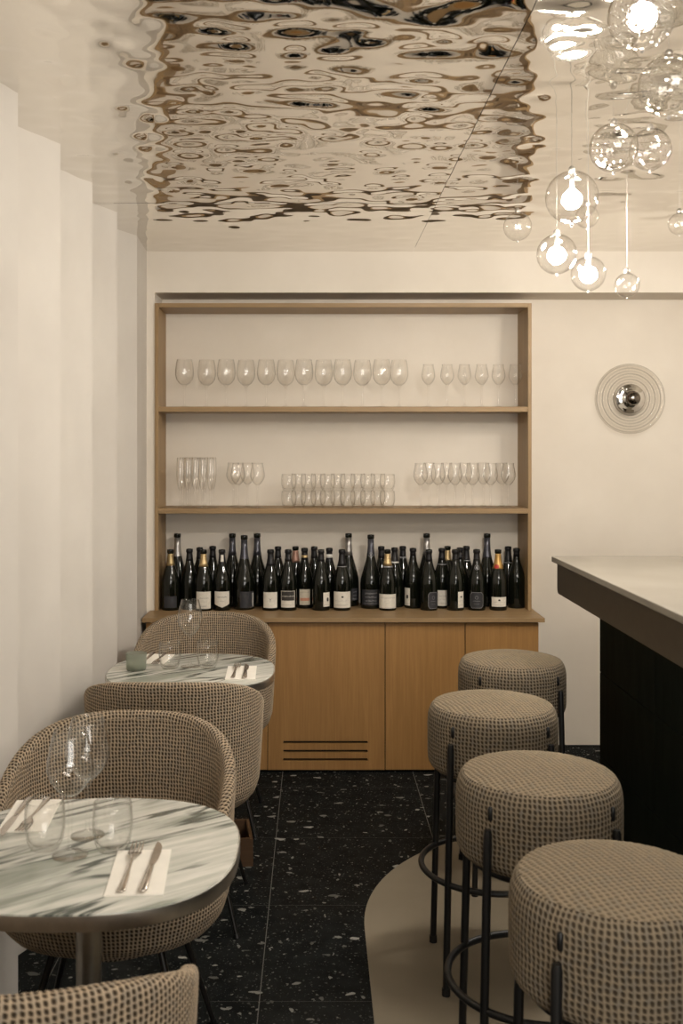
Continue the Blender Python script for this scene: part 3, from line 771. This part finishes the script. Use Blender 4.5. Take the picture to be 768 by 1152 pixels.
def tub_shell_mesh():
    NP = 720; phi = np.arange(NP) * 2 * PI / NP - PI
    s_, c_ = np.sin(phi), -np.cos(phi); e = 2 / 2.35
    # even spacing round the plan curve
    def plan_np(ph):
        a, b = np.sin(ph), -np.cos(ph); return np.sign(a) * np.abs(a) ** e * CA, np.sign(b) * np.abs(b) ** e * CB
    fine = np.linspace(-PI, PI, 8001); fx, fy = plan_np(fine)
    arc = np.concatenate([[0], np.cumsum(np.hypot(np.diff(fx), np.diff(fy)))]); per = arc[-1]
    per_r = round(per / PC) * PC
    phi = np.interp(np.arange(NP) / NP * per, arc, fine); px_, py_ = plan_np(phi)
    Uc = np.arange(NP + 1) / NP * per_r
    deg = np.abs(np.degrees(phi)); rz_ = np.array([rim_s(d) for d in deg])
    def ctrl(zr):
        pr = [(.30, .362), (.55, .363), (.74, .368), (.85, .382), (.915, .404), (.95, .435)]
        zt = zr - .024
        for k in range(1, 9): t = k / 8; pr.append((.95 + .05 * t ** .8, .435 + (zt - .435) * t))
        a = pr + [(.999, zr - .014), (.992, zr - .006), (.978, zr - .001), (.958, zr + .0005), (.925, zr + .0005), (.905, zr - .002), (.890, zr - .009), (.882, zr - .02)]
        b = [(.882, zr - .02)]
        for k in range(1, 8): t = k / 7; b.append((.882 - .055 * t, zr - .02 + (.425 - zr + .02) * t))
        return a, b + [(.6, .42), (.3, .42)]
    C0 = [ctrl(z) for z in rz_]
    out_ = []
    for part in (0, 1):
        A = np.array([c[part] for c in C0])            # NP x K x 2
        A = A.transpose(1, 0, 2)                        # K x NP x 2
        seg = np.hypot(np.diff(A[..., 0], axis=0) * .285, np.diff(A[..., 1], axis=0)).max(1)
        rows = [A[0]]
        for k in range(len(A) - 1):
            n = max(1, int(round(seg[k] / .0026))) if not (part == 1 and k >= 7) and not (part == 0 and k == 0) else 3
            for q in range(1, n + 1): rows.append(A[k] + (A[k + 1] - A[k]) * q / n)
        A = np.array(rows); f, z = A[..., 0], A[..., 1]
        P_ = np.stack([px_ * f, py_ * f, z], -1)
        ln = np.concatenate([np.zeros((1, NP)), np.cumsum(np.linalg.norm(np.diff(P_, axis=0), axis=2), 0)])
        if part == 0:
            i0 = int(np.argmax(z[:, 0] >= .4349)); 
            zt = rz_ - .024
            up = .12 + z
            V = np.where(np.arange(len(z))[:, None] < i0, .12 + .435 - (ln[i0][None] - ln), up)
            top = np.argmax(z >= zt[None] - 1e-6, axis=0)
            lt = ln[top, np.arange(NP)]
            V = np.where(np.arange(len(z))[:, None] > top[None], .12 + zt[None] + (ln - lt[None]), V)
        else: V = 2.0 - z - np.where(z < .4255, 0, 0) + np.maximum(0, ln - ln[-1] * 0) * 0
        V = np.concatenate([V, V[:, :1]], 1); U = np.repeat(Uc[None], len(V), 0)
        U2, V2 = U.copy(), V.copy()
        fade = np.sin(PI * np.clip(Uc / per_r, 0, 1))[None] ** .3
        Uj, Vj = jitter(U, V, PC); U2 = U + (Uj - U) * fade; V2 = V + (Vj - V) * fade
        D_ = relief_grid(P_, U2, V2[:, :NP], PC, .0022, True)
        out_.append((D_, U2, V2, True))
    return mesh_from_grids('shell', out_, M['weave_chair'])
def cushion_bm():
    bm = bmesh.new(); uvl = bm.loops.layers.uv.verify(); NP = 64; grid = []
    pr = [(.80, .424), (.835, .44), (.845, .462), (.83, .482), (.78, .493), (.6, .499), (.3, .502)]
    for f, z in pr:
        grid.append([bm.verts.new((*plan(2 * PI * i / NP, f * (.985 if True else 1)), z)) for i in range(NP)])
    for k in range(len(grid) - 1):
        for i in range(NP): bm.faces.new((grid[k][i], grid[k][(i + 1) % NP], grid[k + 1][(i + 1) % NP], grid[k + 1][i]))
    bm.faces.new(grid[-1]); bm.faces.new(grid[0][::-1])
    bmesh.ops.recalc_face_normals(bm, faces=bm.faces)
    for f in bm.faces:
        for lp in f.loops: lp[uvl].uv = (lp.vert.co.x, lp.vert.co.y + lp.vert.co.z)
    return bm
def make_chair(label, loc, rz):
    t = thing('tub_chair', label, 'chair', loc, rz, 'woven tub chairs at the marble tables')
    so = bpy.data.objects.new('shell', tub_shell_mesh()); COL.objects.link(so); so.parent = t
    link_mesh('seat_cushion', cushion_bm(), M['weave_chair'], t)
    bm = bmesh.new(); lathe(bm, [(0, .325), (.13, .325), (.15, .332), (.155, .345), (.155, .363), (0, .363)], 40)
    bmesh.ops.recalc_face_normals(bm, faces=bm.faces)
    o = link_mesh('seat_base', bm, M['weave_chair'], t)
    uvl = o.data.uv_layers.new(name='UVMap')
    for lp in o.data.loops:
        co = o.data.vertices[lp.vertex_index].co; uvl.data[lp.index].uv = (co.x, co.y + co.z)
    for sx in (-1, 1):
        for sy in (-1, 1):
            leg = tube_obj('leg', [(sx * .12, sy * .11, .355), (sx * .165, sy * .15, .19), (sx * .215, sy * .195, .004)], [.0085, .008, .0065], M['leg_metal'], t, 10)
            tube_obj('glide', [(sx * .213, sy * .193, .011), (sx * .2165, sy * .196, .0)], .0085, M['black_metal'], leg, 10)
    return t
cA = make_chair('tub chair pushed in behind the nearest marble table, facing the camera', (-.482, 2.477, 0), PI)
dup(cA, (-.456, 3.33, 0), 'tub chair seen from behind, tucked under the far marble table', 0)
dup(cA, (-.448, 4.14, 0), 'tub chair against the oak cabinet, facing the camera over the far table', PI)
dup(cA, (-.468, 1.566, 0), 'tub chair cut off at the bottom left corner, seen from behind', math.radians(4))

# ------------------------------------------------------------------ tables
def sup_poly(a, b, n=72, e=2 / 2.55): return [(spow(math.cos(2 * PI * i / n), e) * a, spow(math.sin(2 * PI * i / n), e) * b) for i in range(n)]
def loft(bm, rings):
    vs = [[bm.verts.new(p) for p in r] for r in rings]; n = len(vs[0])
    for a, b in zip(vs, vs[1:]):
        for i in range(n): bm.faces.new((a[i], a[(i + 1) % n], b[(i + 1) % n], b[i]))
    return vs
TA, TB = .286, .2825
def make_table(label, loc):
    t = thing('pedestal_table', label, 'table', loc, 0, 'marble pedestal tables along the wall')
    bm = bmesh.new()
    vs = loft(bm, [[(x * f, y * f, z) for x, y in sup_poly(TA, TB)] for f, z in ((.985, .716), (.992, .717), (.992, .737), (.988, .7395), (.980, .740))])
    bm.faces.new(vs[-1]); bm.faces.new(vs[0][::-1]); bmesh.ops.recalc_face_normals(bm, faces=bm.faces)
    sharp(link_mesh('tabletop', bm, M['marble'], t), 60)
    bm = bmesh.new()
    vs = loft(bm, [[(x * f, y * f, z) for x, y in sup_poly(TA, TB)] for f, z in ((.9925, .7365), (.999, .7375), (1.0, .735), (1.0, .713), (.997, .7115), (.96, .7115), (.96, .7155), (.9925, .7155))])
    a, b = vs[-1], vs[0]; n = len(a)
    for i in range(n): bm.faces.new((a[i], a[(i + 1) % n], b[(i + 1) % n], b[i]))
    bmesh.ops.recalc_face_normals(bm, faces=bm.faces)
    sharp(link_mesh('edge_band', bm, M['steel'], t), 40)
    lathe_obj('pedestal', [(0, .012), (.024, .012), (.024, .70), (.024, .701), (.09, .704), (.09, .7112), (0, .7112)], M['steel'], t, 32); sharp(t.children[-1])
    lathe_obj('base_plate', [(0, 0), (.132, 0), (.135, .003), (.135, .007), (.131, .010), (.03, .0125), (0, .0125)], M['steel'], t, 56); sharp(t.children[-1])
    return t
T1 = (-.432, 1.947, 0); T2 = (-.427, 3.52, 0)
t1 = make_table('nearest marble pedestal table, cut off by the left edge of the picture', T1)
dup(t1, T2, 'far marble pedestal table with a small green candle glass on it')

# ------------------------------------------------------------------ place settings
def napkin(name_label, c, w, l, rz, z, group):
    bm = bmesh.new(); th = .0024
    nx, ny = 10, 14; r2 = random.Random(int(c[0] * 1000) + int(c[1] * 77))
    top = [[bm.verts.new((w * (i / nx - .5), l * (j / ny - .5), th + .0006 * r2.random())) for i in range(nx + 1)] for j in range(ny + 1)]
    bot = [[bm.verts.new((w * (i / nx - .5), l * (j / ny - .5), 0)) for i in range(nx + 1)] for j in range(ny + 1)]
    for j in range(ny):
        for i in range(nx):
            bm.faces.new((top[j][i], top[j][i + 1], top[j + 1][i + 1], top[j + 1][i])); bm.faces.new((bot[j][i], bot[j + 1][i], bot[j + 1][i + 1], bot[j][i + 1]))
    for j in range(ny):
        bm.faces.new((bot[j][0], top[j][0], top[j + 1][0], bot[j + 1][0])); bm.faces.new((bot[j][nx], bot[j + 1][nx], top[j + 1][nx], top[j][nx]))
    for i in range(nx):
        bm.faces.new((bot[0][i], bot[0][i + 1], top[0][i + 1], top[0][i])); bm.faces.new((bot[ny][i], top[ny][i], top[ny][i + 1], bot[ny][i + 1]))
    bmesh.ops.recalc_face_normals(bm, faces=bm.faces)
    o = sharp(link_mesh('napkin', bm, M['napkin']), 50)
    o.location = (c[0], c[1], z); o.rotation_euler = (0, 0, rz); tag(o, name_label, 'napkin', group); return o
def strip_solid(bm, sts, n=8):
    """sts: (y, halfwidth, zcentre, halfthickness) stations -> elliptical bar"""
    rings = []
    for y, hw, zc, ht in sts:
        rings.append([bm.verts.new((hw * math.cos(2 * PI * k / n), y, zc + ht * math.sin(2 * PI * k / n))) for k in range(n)])
    for a, b in zip(rings, rings[1:]):
        for k in range(n): bm.faces.new((a[k], a[(k + 1) % n], b[(k + 1) % n], b[k]))
    bm.faces.new(rings[0][::-1]); bm.faces.new(rings[-1])
def fork_obj():
    bm = bmesh.new()
    strip_solid(bm, [(-.105, .004, .004, .0015), (-.10, .0078, .004, .002), (-.06, .0062, .004, .002), (-.01, .0034, .006, .0016), (.03, .0034, .010, .0016),
                     (.042, .008, .009, .0014), (.05, .0115, .007, .0013), (.06, .0125, .006, .0012)])
    for k in range(4):
        x = -.0102 + k * .0068
        tb = [(x, .058, .006), (x, .075, .0045), (x, .09, .0065), (x * .96, .105, .010)]
        tube(bm, tb, [.0022, .0019, .0017, .0010], 6)
    bmesh.ops.recalc_face_normals(bm, faces=bm.faces); return link_mesh('fork', bm, M['cutlery'])
def knife_objs():
    t = thing('table_knife', '', 'knife')
    bm = bmesh.new()
    strip_solid(bm, [(-.108, .004, .0045, .002), (-.102, .0082, .0045, .0035), (-.05, .0072, .0045, .0035), (-.004, .0055, .0045, .003), (.002, .0045, .0045, .002)], 10)
    bmesh.ops.recalc_face_normals(bm, faces=bm.faces); link_mesh('handle', bm, M['cutlery'], t)
    bm = bmesh.new()
    P = [(-.0045, .0), (.0045, .0), (.0062, .012), (.009, .03), (.0098, .06), (.0085, .085), (.003, .103), (-.0035, .112), (-.0055, .10), (-.0055, .02)]
    prism(bm, P, .0035, .0050)
    sharp(link_mesh('blade', bm, M['cutlery'], t), 30)
    return t
def ang_of(a, b): return math.atan2(b[1] - a[1], b[0] - a[0]) - PI / 2
TZ = .7402; NT = .0031
forkM = fork_obj(); fu = [False]; knifeM = knife_objs(); ku = [False]
def put_fork(end, tip, label):
    c = ((end[0] + tip[0]) / 2, (end[1] + tip[1]) / 2, TZ + NT - .0015)
    return place_obj(forkM, fu, c, label, 'fork', 'forks on the napkins', ang_of(end, tip))
def put_knife(end, tip, label):
    c = ((end[0] + tip[0]) / 2, (end[1] + tip[1]) / 2, TZ + NT - .0005); rz = ang_of(end, tip)
    if not ku[0]:
        ku[0] = True; knifeM.location = c; knifeM.rotation_euler = (0, 0, rz); knifeM['label'] = label; knifeM['group'] = 'knives on the napkins'; return knifeM
    return dup(knifeM, c, label, rz, 'knives on the napkins')
napkin('ivory napkin at the front edge of the nearest table', (-.316, 1.833), .100, .195, math.radians(4), TZ, 'ivory napkins')
put_fork((-.3324, 1.737), (-.338, 1.955), 'fork lying on the front napkin of the nearest table')
put_knife((-.2957, 1.744), (-.2986, 1.951), 'knife lying on the front napkin of the nearest table')
napkin('ivory napkin at the wall side of the nearest table, behind the left tumbler', (-.590, 2.115), .095, .185, math.radians(4), TZ, 'ivory napkins')
put_fork((-.5786, 2.21), (-.5800, 2.01), 'fork at the wall side of the nearest table')
put_knife((-.617, 2.21), (-.613, 1.99), 'knife at the wall side of the nearest table')
napkin('ivory napkin at the right corner of the far table', (-.252, 3.465), .100, .205, math.radians(2), TZ, 'ivory napkins')
put_fork((-.274, 3.365), (-.272, 3.58), 'fork on the right hand napkin of the far table')
put_knife((-.234, 3.365), (-.242, 3.575), 'knife on the right hand napkin of the far table')
napkin('ivory napkin behind the left tumbler and the green glass on the far table', (-.578, 3.690), .10, .165, math.radians(-6), TZ, 'ivory napkins')
put_fork((-.557, 3.77), (-.565, 3.57), 'fork on the wall side napkin of the far table')
put_knife((-.600, 3.77), (-.612, 3.57), 'knife on the wall side napkin of the far table')
wg = lathe_obj('wine_glass', stem_glass(.234, .044, .033, .030, .128, TULIP), M['glass'], None, 48); u = [False]
for x, y, lb in ((-.459, 1.912, 'front one of the two tall wine glasses on the nearest table'), (-.448, 2.009, 'rear one of the two tall wine glasses on the nearest table'),
                 (-.438, 3.567, 'single tall wine glass on the far table')):
    place_obj(wg, u, (x, y, TZ), lb, 'wine glass', 'wine glasses on the tables')
tg = lathe_obj('water_tumbler', tumbler_prof(.092, .0385), M['glass'], None, 48); u = [False]
for x, y, lb in ((-.515, 1.945, 'left water tumbler on the nearest table, in front of the napkin'), (-.385, 1.938, 'right water tumbler on the nearest table'),
                 (-.505, 3.54, 'left water tumbler on the far table'), (-.375, 3.553, 'right water tumbler on the far table')):
    place_obj(tg, u, (x, y, TZ), lb, 'tumbler', 'water tumblers on the tables')
ch = thing('candle_holder', 'small frosted green candle glass at the wall side of the far table', 'candle holder', (-.617, 3.515, TZ))
lathe_obj('cup', [(0, 0), (.030, 0), (.0335, .003), (.0355, .058), (.0325, .058), (.031, .008), (0, .007)], M['green_glass'], ch, 36)
lathe_obj('candle', [(0, .0075), (.026, .0075), (.026, .024), (.022, .025), (0, .0245)], M['napkin'], ch, 28)

# brown crate on the floor below the far table
cr = thing('wooden_crate', 'small dark brown wooden crate on the floor under the far table', 'crate', (-.36, 3.72, 0), math.radians(8))
bm = bmesh.new(); box(bm, -.10, .10, -.10, -.088, 0, .10); box(bm, -.10, .10, .088, .10, 0, .10); box(bm, -.10, -.088, -.088, .088, 0, .10); box(bm, .088, .10, -.088, .088, 0, .10); box(bm, -.088, .088, -.088, .088, 0, .012)
link_mesh('body', bm, M['crate'], cr, smooth=False)
cr.location = (-.338, 3.757, 0.0005)

# ------------------------------------------------------------------ bar stools
def seat_mesh():
    r = .1865; n = 420; U0 = np.arange(n + 1) / n * round(2 * PI * r / PS) * PS; th = np.arange(n) * 2 * PI / n
    pr = [(.10, .578), (.155, .579), (.166, .581), (.175, .586), (.1812, .594), (.1850, .605), (.1862, .62), (.1865, .66), (.1865, .705), (.1858, .722), (.1838, .736), (.1800, .748), (.1748, .757), (.1685, .764)]
    rows = [pr[0]]
    for (a, z), (b, w) in zip(pr, pr[1:]):
        m_ = max(1, int(round(math.hypot(a - b, z - w) / .0028)))
        for q in range(1, m_ + 1): rows.append((a + (b - a) * q / m_, z + (w - z) * q / m_))
    A = np.array(rows); ln = np.concatenate([[0], np.cumsum(np.hypot(np.diff(A[:, 0]), np.diff(A[:, 1])))])
    P_ = np.stack([A[:, :1] * np.cos(th)[None], A[:, :1] * np.sin(th)[None], np.repeat(A[:, 1:], n, 1)], -1)
    U = np.repeat(U0[None], len(A), 0); V = np.repeat(ln[:, None], n + 1, 1)
    fade = np.sin(PI * U0 / U0[-1])[None] ** .3; Uj, Vj = jitter(U, V, PS); U = U + (Uj - U) * fade; V = V + (Vj - V) * fade
    g1 = (relief_grid(P_, U, V[:, :n], PS, .0024, True), U, V, True)
    # top: concentric rings, weave runs straight across
    rad = np.concatenate([np.arange(.1685, .006, -.0028), [.0005]]); tz = .764 + .018 * (1 - (rad / .1685) ** 2.6)
    P2 = np.stack([rad[:, None] * np.cos(th)[None], rad[:, None] * np.sin(th)[None], np.repeat(tz[:, None], n, 1)], -1)
    U2 = P2[..., 0] * .97 + P2[..., 1] * .24 + .3; V2 = P2[..., 1] * .97 - P2[..., 0] * .24 + .3; U2, V2 = jitter(U2, V2, PS)
    D2 = relief_grid(P2, U2, V2, PS, .0024, True)
    U2 = np.concatenate([U2, U2[:, :1]], 1); V2 = np.concatenate([V2, V2[:, :1]], 1)
    me = mesh_from_grids('seat', [g1, (D2, U2, V2, True)], M['weave_stool']); me.materials.append(M['weave_stool_top'])
    for p in me.polygons:
        if p.center.z > .7625: p.material_index = 1
    return me
def make_stool(label, loc):
    t = thing('bar_stool', label, 'bar stool', loc, 0, 'woven round bar stools along the bar')
    s = bpy.data.objects.new('seat', seat_mesh()); COL.objects.link(s); s.parent = t
    lathe_obj('seat_plate', [(0, .562), (.15, .562), (.155, .566), (.155, .5785), (0, .5785)], M['black_metal'], t, 40)
    for sx in (-1, 1):
        for sy in (-1, 1):
            a = Vector((sx * .138, sy * .138, .683)); b = Vector((sx * .153, sy * .153, .008))
            leg = tube_obj('leg', [a, a.lerp(b, .02), a.lerp(b, .5), b], [.0075, .0095, .0095, .0095], M['black_metal'], t, 12)
            tube_obj('rubber_foot', [b + Vector((0, 0, .012)), b - Vector((0, 0, .0075))], .0115, M['dark'], leg, 12)
            m2 = Vector((sx * .1312, sy * .1312, 0))
            tube_obj('seat_fixing', [m2 + Vector((0, 0, z)) for z in (.700, .703, .727, .730)], [.003, .0055, .0055, .003], M['black_metal'], s, 10)
    tube_obj('foot_ring', [(.2045 * math.cos(2 * PI * i / 72), .2045 * math.sin(2 * PI * i / 72), .30) for i in range(72)], .0085, M['black_metal'], t, 12, True)
    return t
s1 = make_stool('farthest round woven bar stool, against the pale wall', (.686, 3.58, .0015))
dup(s1, (.510, 2.955, .0015), 'second farthest woven bar stool, both left legs showing')
dup(s1, (.506, 2.325, .0015), 'third woven bar stool, directly behind the nearest one')
dup(s1, (.520, 1.757, .0015), 'nearest woven bar stool, cut off by the right edge of the picture')

# ------------------------------------------------------------------ bar counter
bar = thing('bar_counter', 'dark bar counter with pale stone top and bronze underside', 'bar')
def slab(name, x0, x1, y0, y1, z0, z1, rv, mat, parent, rb=0):
    """slab with a rounded far left lower corner (in elevation) when rb"""
    if not rb: return box_obj(name, (x0, x1, y0, y1, z0, z1), mat, parent, rv)
    P = [(y0, z0), (y0, z1), (y1, z1)]
    for k in range(9):
        a = 0 - PI / 2 * k / 8; P.append((y1 - rb + rb * math.cos(a), z0 + rb + rb * math.sin(a)))
    bm = bmesh.new(); A = [bm.verts.new((x0, y, z)) for y, z in P]; Bv = [bm.verts.new((x1, y, z)) for y, z in P]; n = len(P)
    bm.faces.new(A[::-1]); bm.faces.new(Bv)
    for i in range(n): bm.faces.new((A[i], A[(i + 1) % n], Bv[(i + 1) % n], Bv[i]))
    bmesh.ops.recalc_face_normals(bm, faces=bm.faces); return link_mesh(name, bm, mat, parent, smooth=False)
slab('stone_top', .876, 1.75, -.6, 3.80, 1.079, 1.10, .003, M['bar_stone'], bar)
slab('overhang_panel', .892, 1.72, -.6, 3.778, .966, 1.0788, 0, M['fascia'], bar, .022)
bm = bmesh.new()
box(bm, 1.052, 1.70, -.6, 3.76, .0, .9655)
link_mesh('body', bm, M['bar_slab'], bar, smooth=False)
bm = bmesh.new()
for z0, z1 in ((.0, .372), (.375, .677), (.680, .965)):
    y = 3.758
    while y > -.5:
        box(bm, 1.044, 1.052, max(-.6, y - .61), y, z0, z1, bev=.0008); y -= .613
cl = link_mesh('front_cladding', bm, M['bar_slab'], bar, smooth=False)
bar.location = (0, 0, .0015)

# ------------------------------------------------------------------ wall sconce
sx_, sz_ = (706 - 355) / 333 * H, H + (505 - 449) / 333 * H
sc_t = thing('wall_sconce', 'round ringed clear glass wall light with a chrome centre', 'wall light', (sx_, YW, sz_), 0)
def to_wall(o):
    o.rotation_euler = (PI / 2, 0, 0); return o
pr = [(0, .030), (.03, .030)]
for k in range(0, 61):
    r = .034 + .141 * k / 60; pr.append((r, .034 + .0065 * math.cos(2 * PI * (r - .034) / .0282) + .006 * (1 - r / .175)))
pr += [(.1765, .032), (.175, .026)]
for k in range(12, -1, -1): pr.append((.034 + .141 * k / 12 - .002, .024))
pr += [(0, .024)]
to_wall(lathe_obj('glass_disc', pr, M['ripple_glass'], sc_t, 72))
to_wall(lathe_obj('rose', [(0, 0.0005), (.060, .0005), (.060, .02), (.050, .0235), (0, .0235)], M['chrome'], sc_t, 48))
to_wall(lathe_obj('collar', [(.0, .040), (.072, .040), (.075, .043), (.070, .047), (.060, .045), (.054, .052), (.047, .048), (.040, .060), (.030, .064), (0, .064)], M['chrome'], sc_t, 48))
bp = [(.0, .060)] + [(.037 * math.sin(a), .085 - .037 * math.cos(a) * .8) for a in [PI * k / 16 for k in range(4, 17)]]; bp[-1] = (0, bp[-1][1])
to_wall(lathe_obj('mirrored_bulb', bp, M['dark_chrome'], sc_t, 40))

# ------------------------------------------------------------------ pendant globes
def globe(label, px, py, rpx, Y, lit, bub=False, group='blown glass pendant globes'):
    s = F / Y; x = (px - 355) / s; z = H + (505 - py) / s; r = rpx / s
    if z + r > ZC - .03: z = ZC - .03 - r
    t = thing('pendant_globe', label, 'pendant light', (x, Y, z), 0, group)
    n = 18; t_ = .0012
    out_ = [(r * math.sin(PI * k / 24), -r * math.cos(PI * k / 24)) for k in range(0, 23)]
    inn = [((r - t_) * math.sin(PI * k / 24), -(r - t_) * math.cos(PI * k / 24)) for k in range(22, -1, -1)]
    out_[0] = (0, -r); inn[-1] = (0, -(r - t_))
    lathe_obj('globe', out_ + inn, M['bubble_glass' if bub else 'globe_glass'], t, 40)
    lathe_obj('pip', [(0, -r - r * .13), (r * .05, -r - r * .11), (r * .07, -r - r * .05), (r * .04, -r + .0005), (0, -r + .0005)], M['globe_glass'], t, 12)
    cr_ = min(.010, r * .24)
    lathe_obj('cap', [(0, r * .93), (cr_, r * .93), (cr_, r + .008), (cr_ * .5, r + .014), (0, r + .014)], M['steel'], t, 16)
    tube_obj('cord', [(0, 0, r + .012), (0, 0, ZC + .012 - z)], .0011 if lit else .0006, M['steel'], t, 6); t.children[-1].data.materials[0] = M['cord']
    if lit:
        lathe_obj('socket', [(0, r * .40), (.007, r * .40), (.0075, r * .93), (0, r * .93)], M['steel'], t, 14)
        br = min(.016, r * .24)
        b = lathe_obj('bulb', [(0, r * .40 - 2.4 * br)] + [(br * math.sin(PI * k / 10), r * .40 - 1.3 * br - br * 1.1 * math.cos(PI * k / 10)) for k in range(1, 9)] + [(0, r * .41)], M['bulb'], t, 18)
        ld = bpy.data.lights.new('bulb_light', 'POINT'); ld.energy = lit; ld.color = (1, .93, .84); ld.shadow_soft_size = .03
        lo = bpy.data.objects.new('bulb_light', ld); COL.objects.link(lo); lo.location = (x, Y, z + r * .40 - 1.3 * br)
    return t
EB = 19
globe('largest lit globe of the hanging cluster, highest of the three clear ones', 643, 222, 29.5, 2.90, EB)
globe('lit globe hanging lowest on the left of the cluster', 626, 286, 22.5, 3.00, EB)
globe('lit globe at lower centre of the cluster, under the large one', 661.5, 308, 19.5, 3.05, EB)
globe('small unlit globe hanging lowest at the right', 705, 321, 14, 3.05, 0)
globe('unlit globe left of the cluster, in front of the dark ceiling ripples', 582, 255, 16, 3.55, 0)
globe('small unlit globe just behind the largest lit globe', 660, 244, 13, 3.20, 0)
globe('small unlit globe at the right edge of the picture', 764, 252, 12.5, 3.30, 0)
globe('bubbly globe near the ceiling, left of its twin', 690, 166, 27, 2.82, 0, True)
globe('bubbly globe near the ceiling, right of its twin', 731, 160, 23.5, 2.95, 0, True)
globe('bubbly globe near the top right corner', 752, 48, 34, 2.40, 0, True)
globe('bright globe cut off by the top edge of the picture', 722, -4, 38, 2.02, 4, True)
globe('added lit globe over the bar top, unseen just past the right edge', 840, 262, 25, 3.55, 24)  # extra lamp added out of view to brighten the right of the back wall
globe('added lit globe over the rear side of the bar, unseen far past the right edge', 1010, 235, 27, 3.2, 22)  # second lamp added out of view for the same wall

# ------------------------------------------------------------------ light
def area(name, loc, rot, sx, sy, e, c, spread=180):
    ld = bpy.data.lights.new(name, 'AREA'); ld.shape = 'RECTANGLE'; ld.size = sx; ld.size_y = sy; ld.energy = e; ld.color = c
    ld.spread = math.radians(spread)
    o = bpy.data.objects.new(name, ld); COL.objects.link(o); o.location = loc; o.rotation_euler = rot; return o
area('added_window_fill', (1.3, YB - .12, 1.5), (PI / 2, 0, 0), 3.1, 1.5, 70, (1, .965, .91))  # added fill behind the camera, standing in for a guessed shop window
area('added_warm_fill', (.9, .3, 2.40), (math.radians(18), 0, 0), 1.8, .5, 22, (1, .93, .83))  # fill added overhead out of view to raise the room's brightness
w = bpy.data.worlds.new('world'); sc.world = w; w.use_nodes = True
bg = w.node_tree.nodes['Background']; bg.inputs[0].default_value = (.9, .8, .68, 1); bg.inputs[1].default_value = .25

# ------------------------------------------------------------------ camera
cam = bpy.data.cameras.new('camera'); co = bpy.data.objects.new('camera', cam); COL.objects.link(co)
co.location = (0, 0, H); co.rotation_euler = (PI / 2, 0, 0)
cam.sensor_fit = 'VERTICAL'; cam.sensor_height = 36; cam.sensor_width = 24; cam.lens = F / 1152 * 36
cam.shift_x = 29 / 1152; cam.shift_y = -71 / 1152
cam.clip_start = .02
cam.dof.use_dof = True; cam.dof.focus_distance = 4.2; cam.dof.aperture_fstop = 7.0
sc.camera = co
sc.view_settings.view_transform = 'Standard'; sc.view_settings.look = 'None'
sc.view_settings.gamma = 1; sc.view_settings.use_curve_mapping = False; sc.view_settings.exposure = 0.31
cy = sc.cycles
cy.max_bounces = 12; cy.transparent_max_bounces = 40; cy.glossy_bounces = 5; cy.diffuse_bounces = 4; cy.transmission_bounces = 6
cy.sample_clamp_indirect = 4; cy.sample_clamp_direct = 0; cy.blur_glossy = .6
cy.use_denoising = True
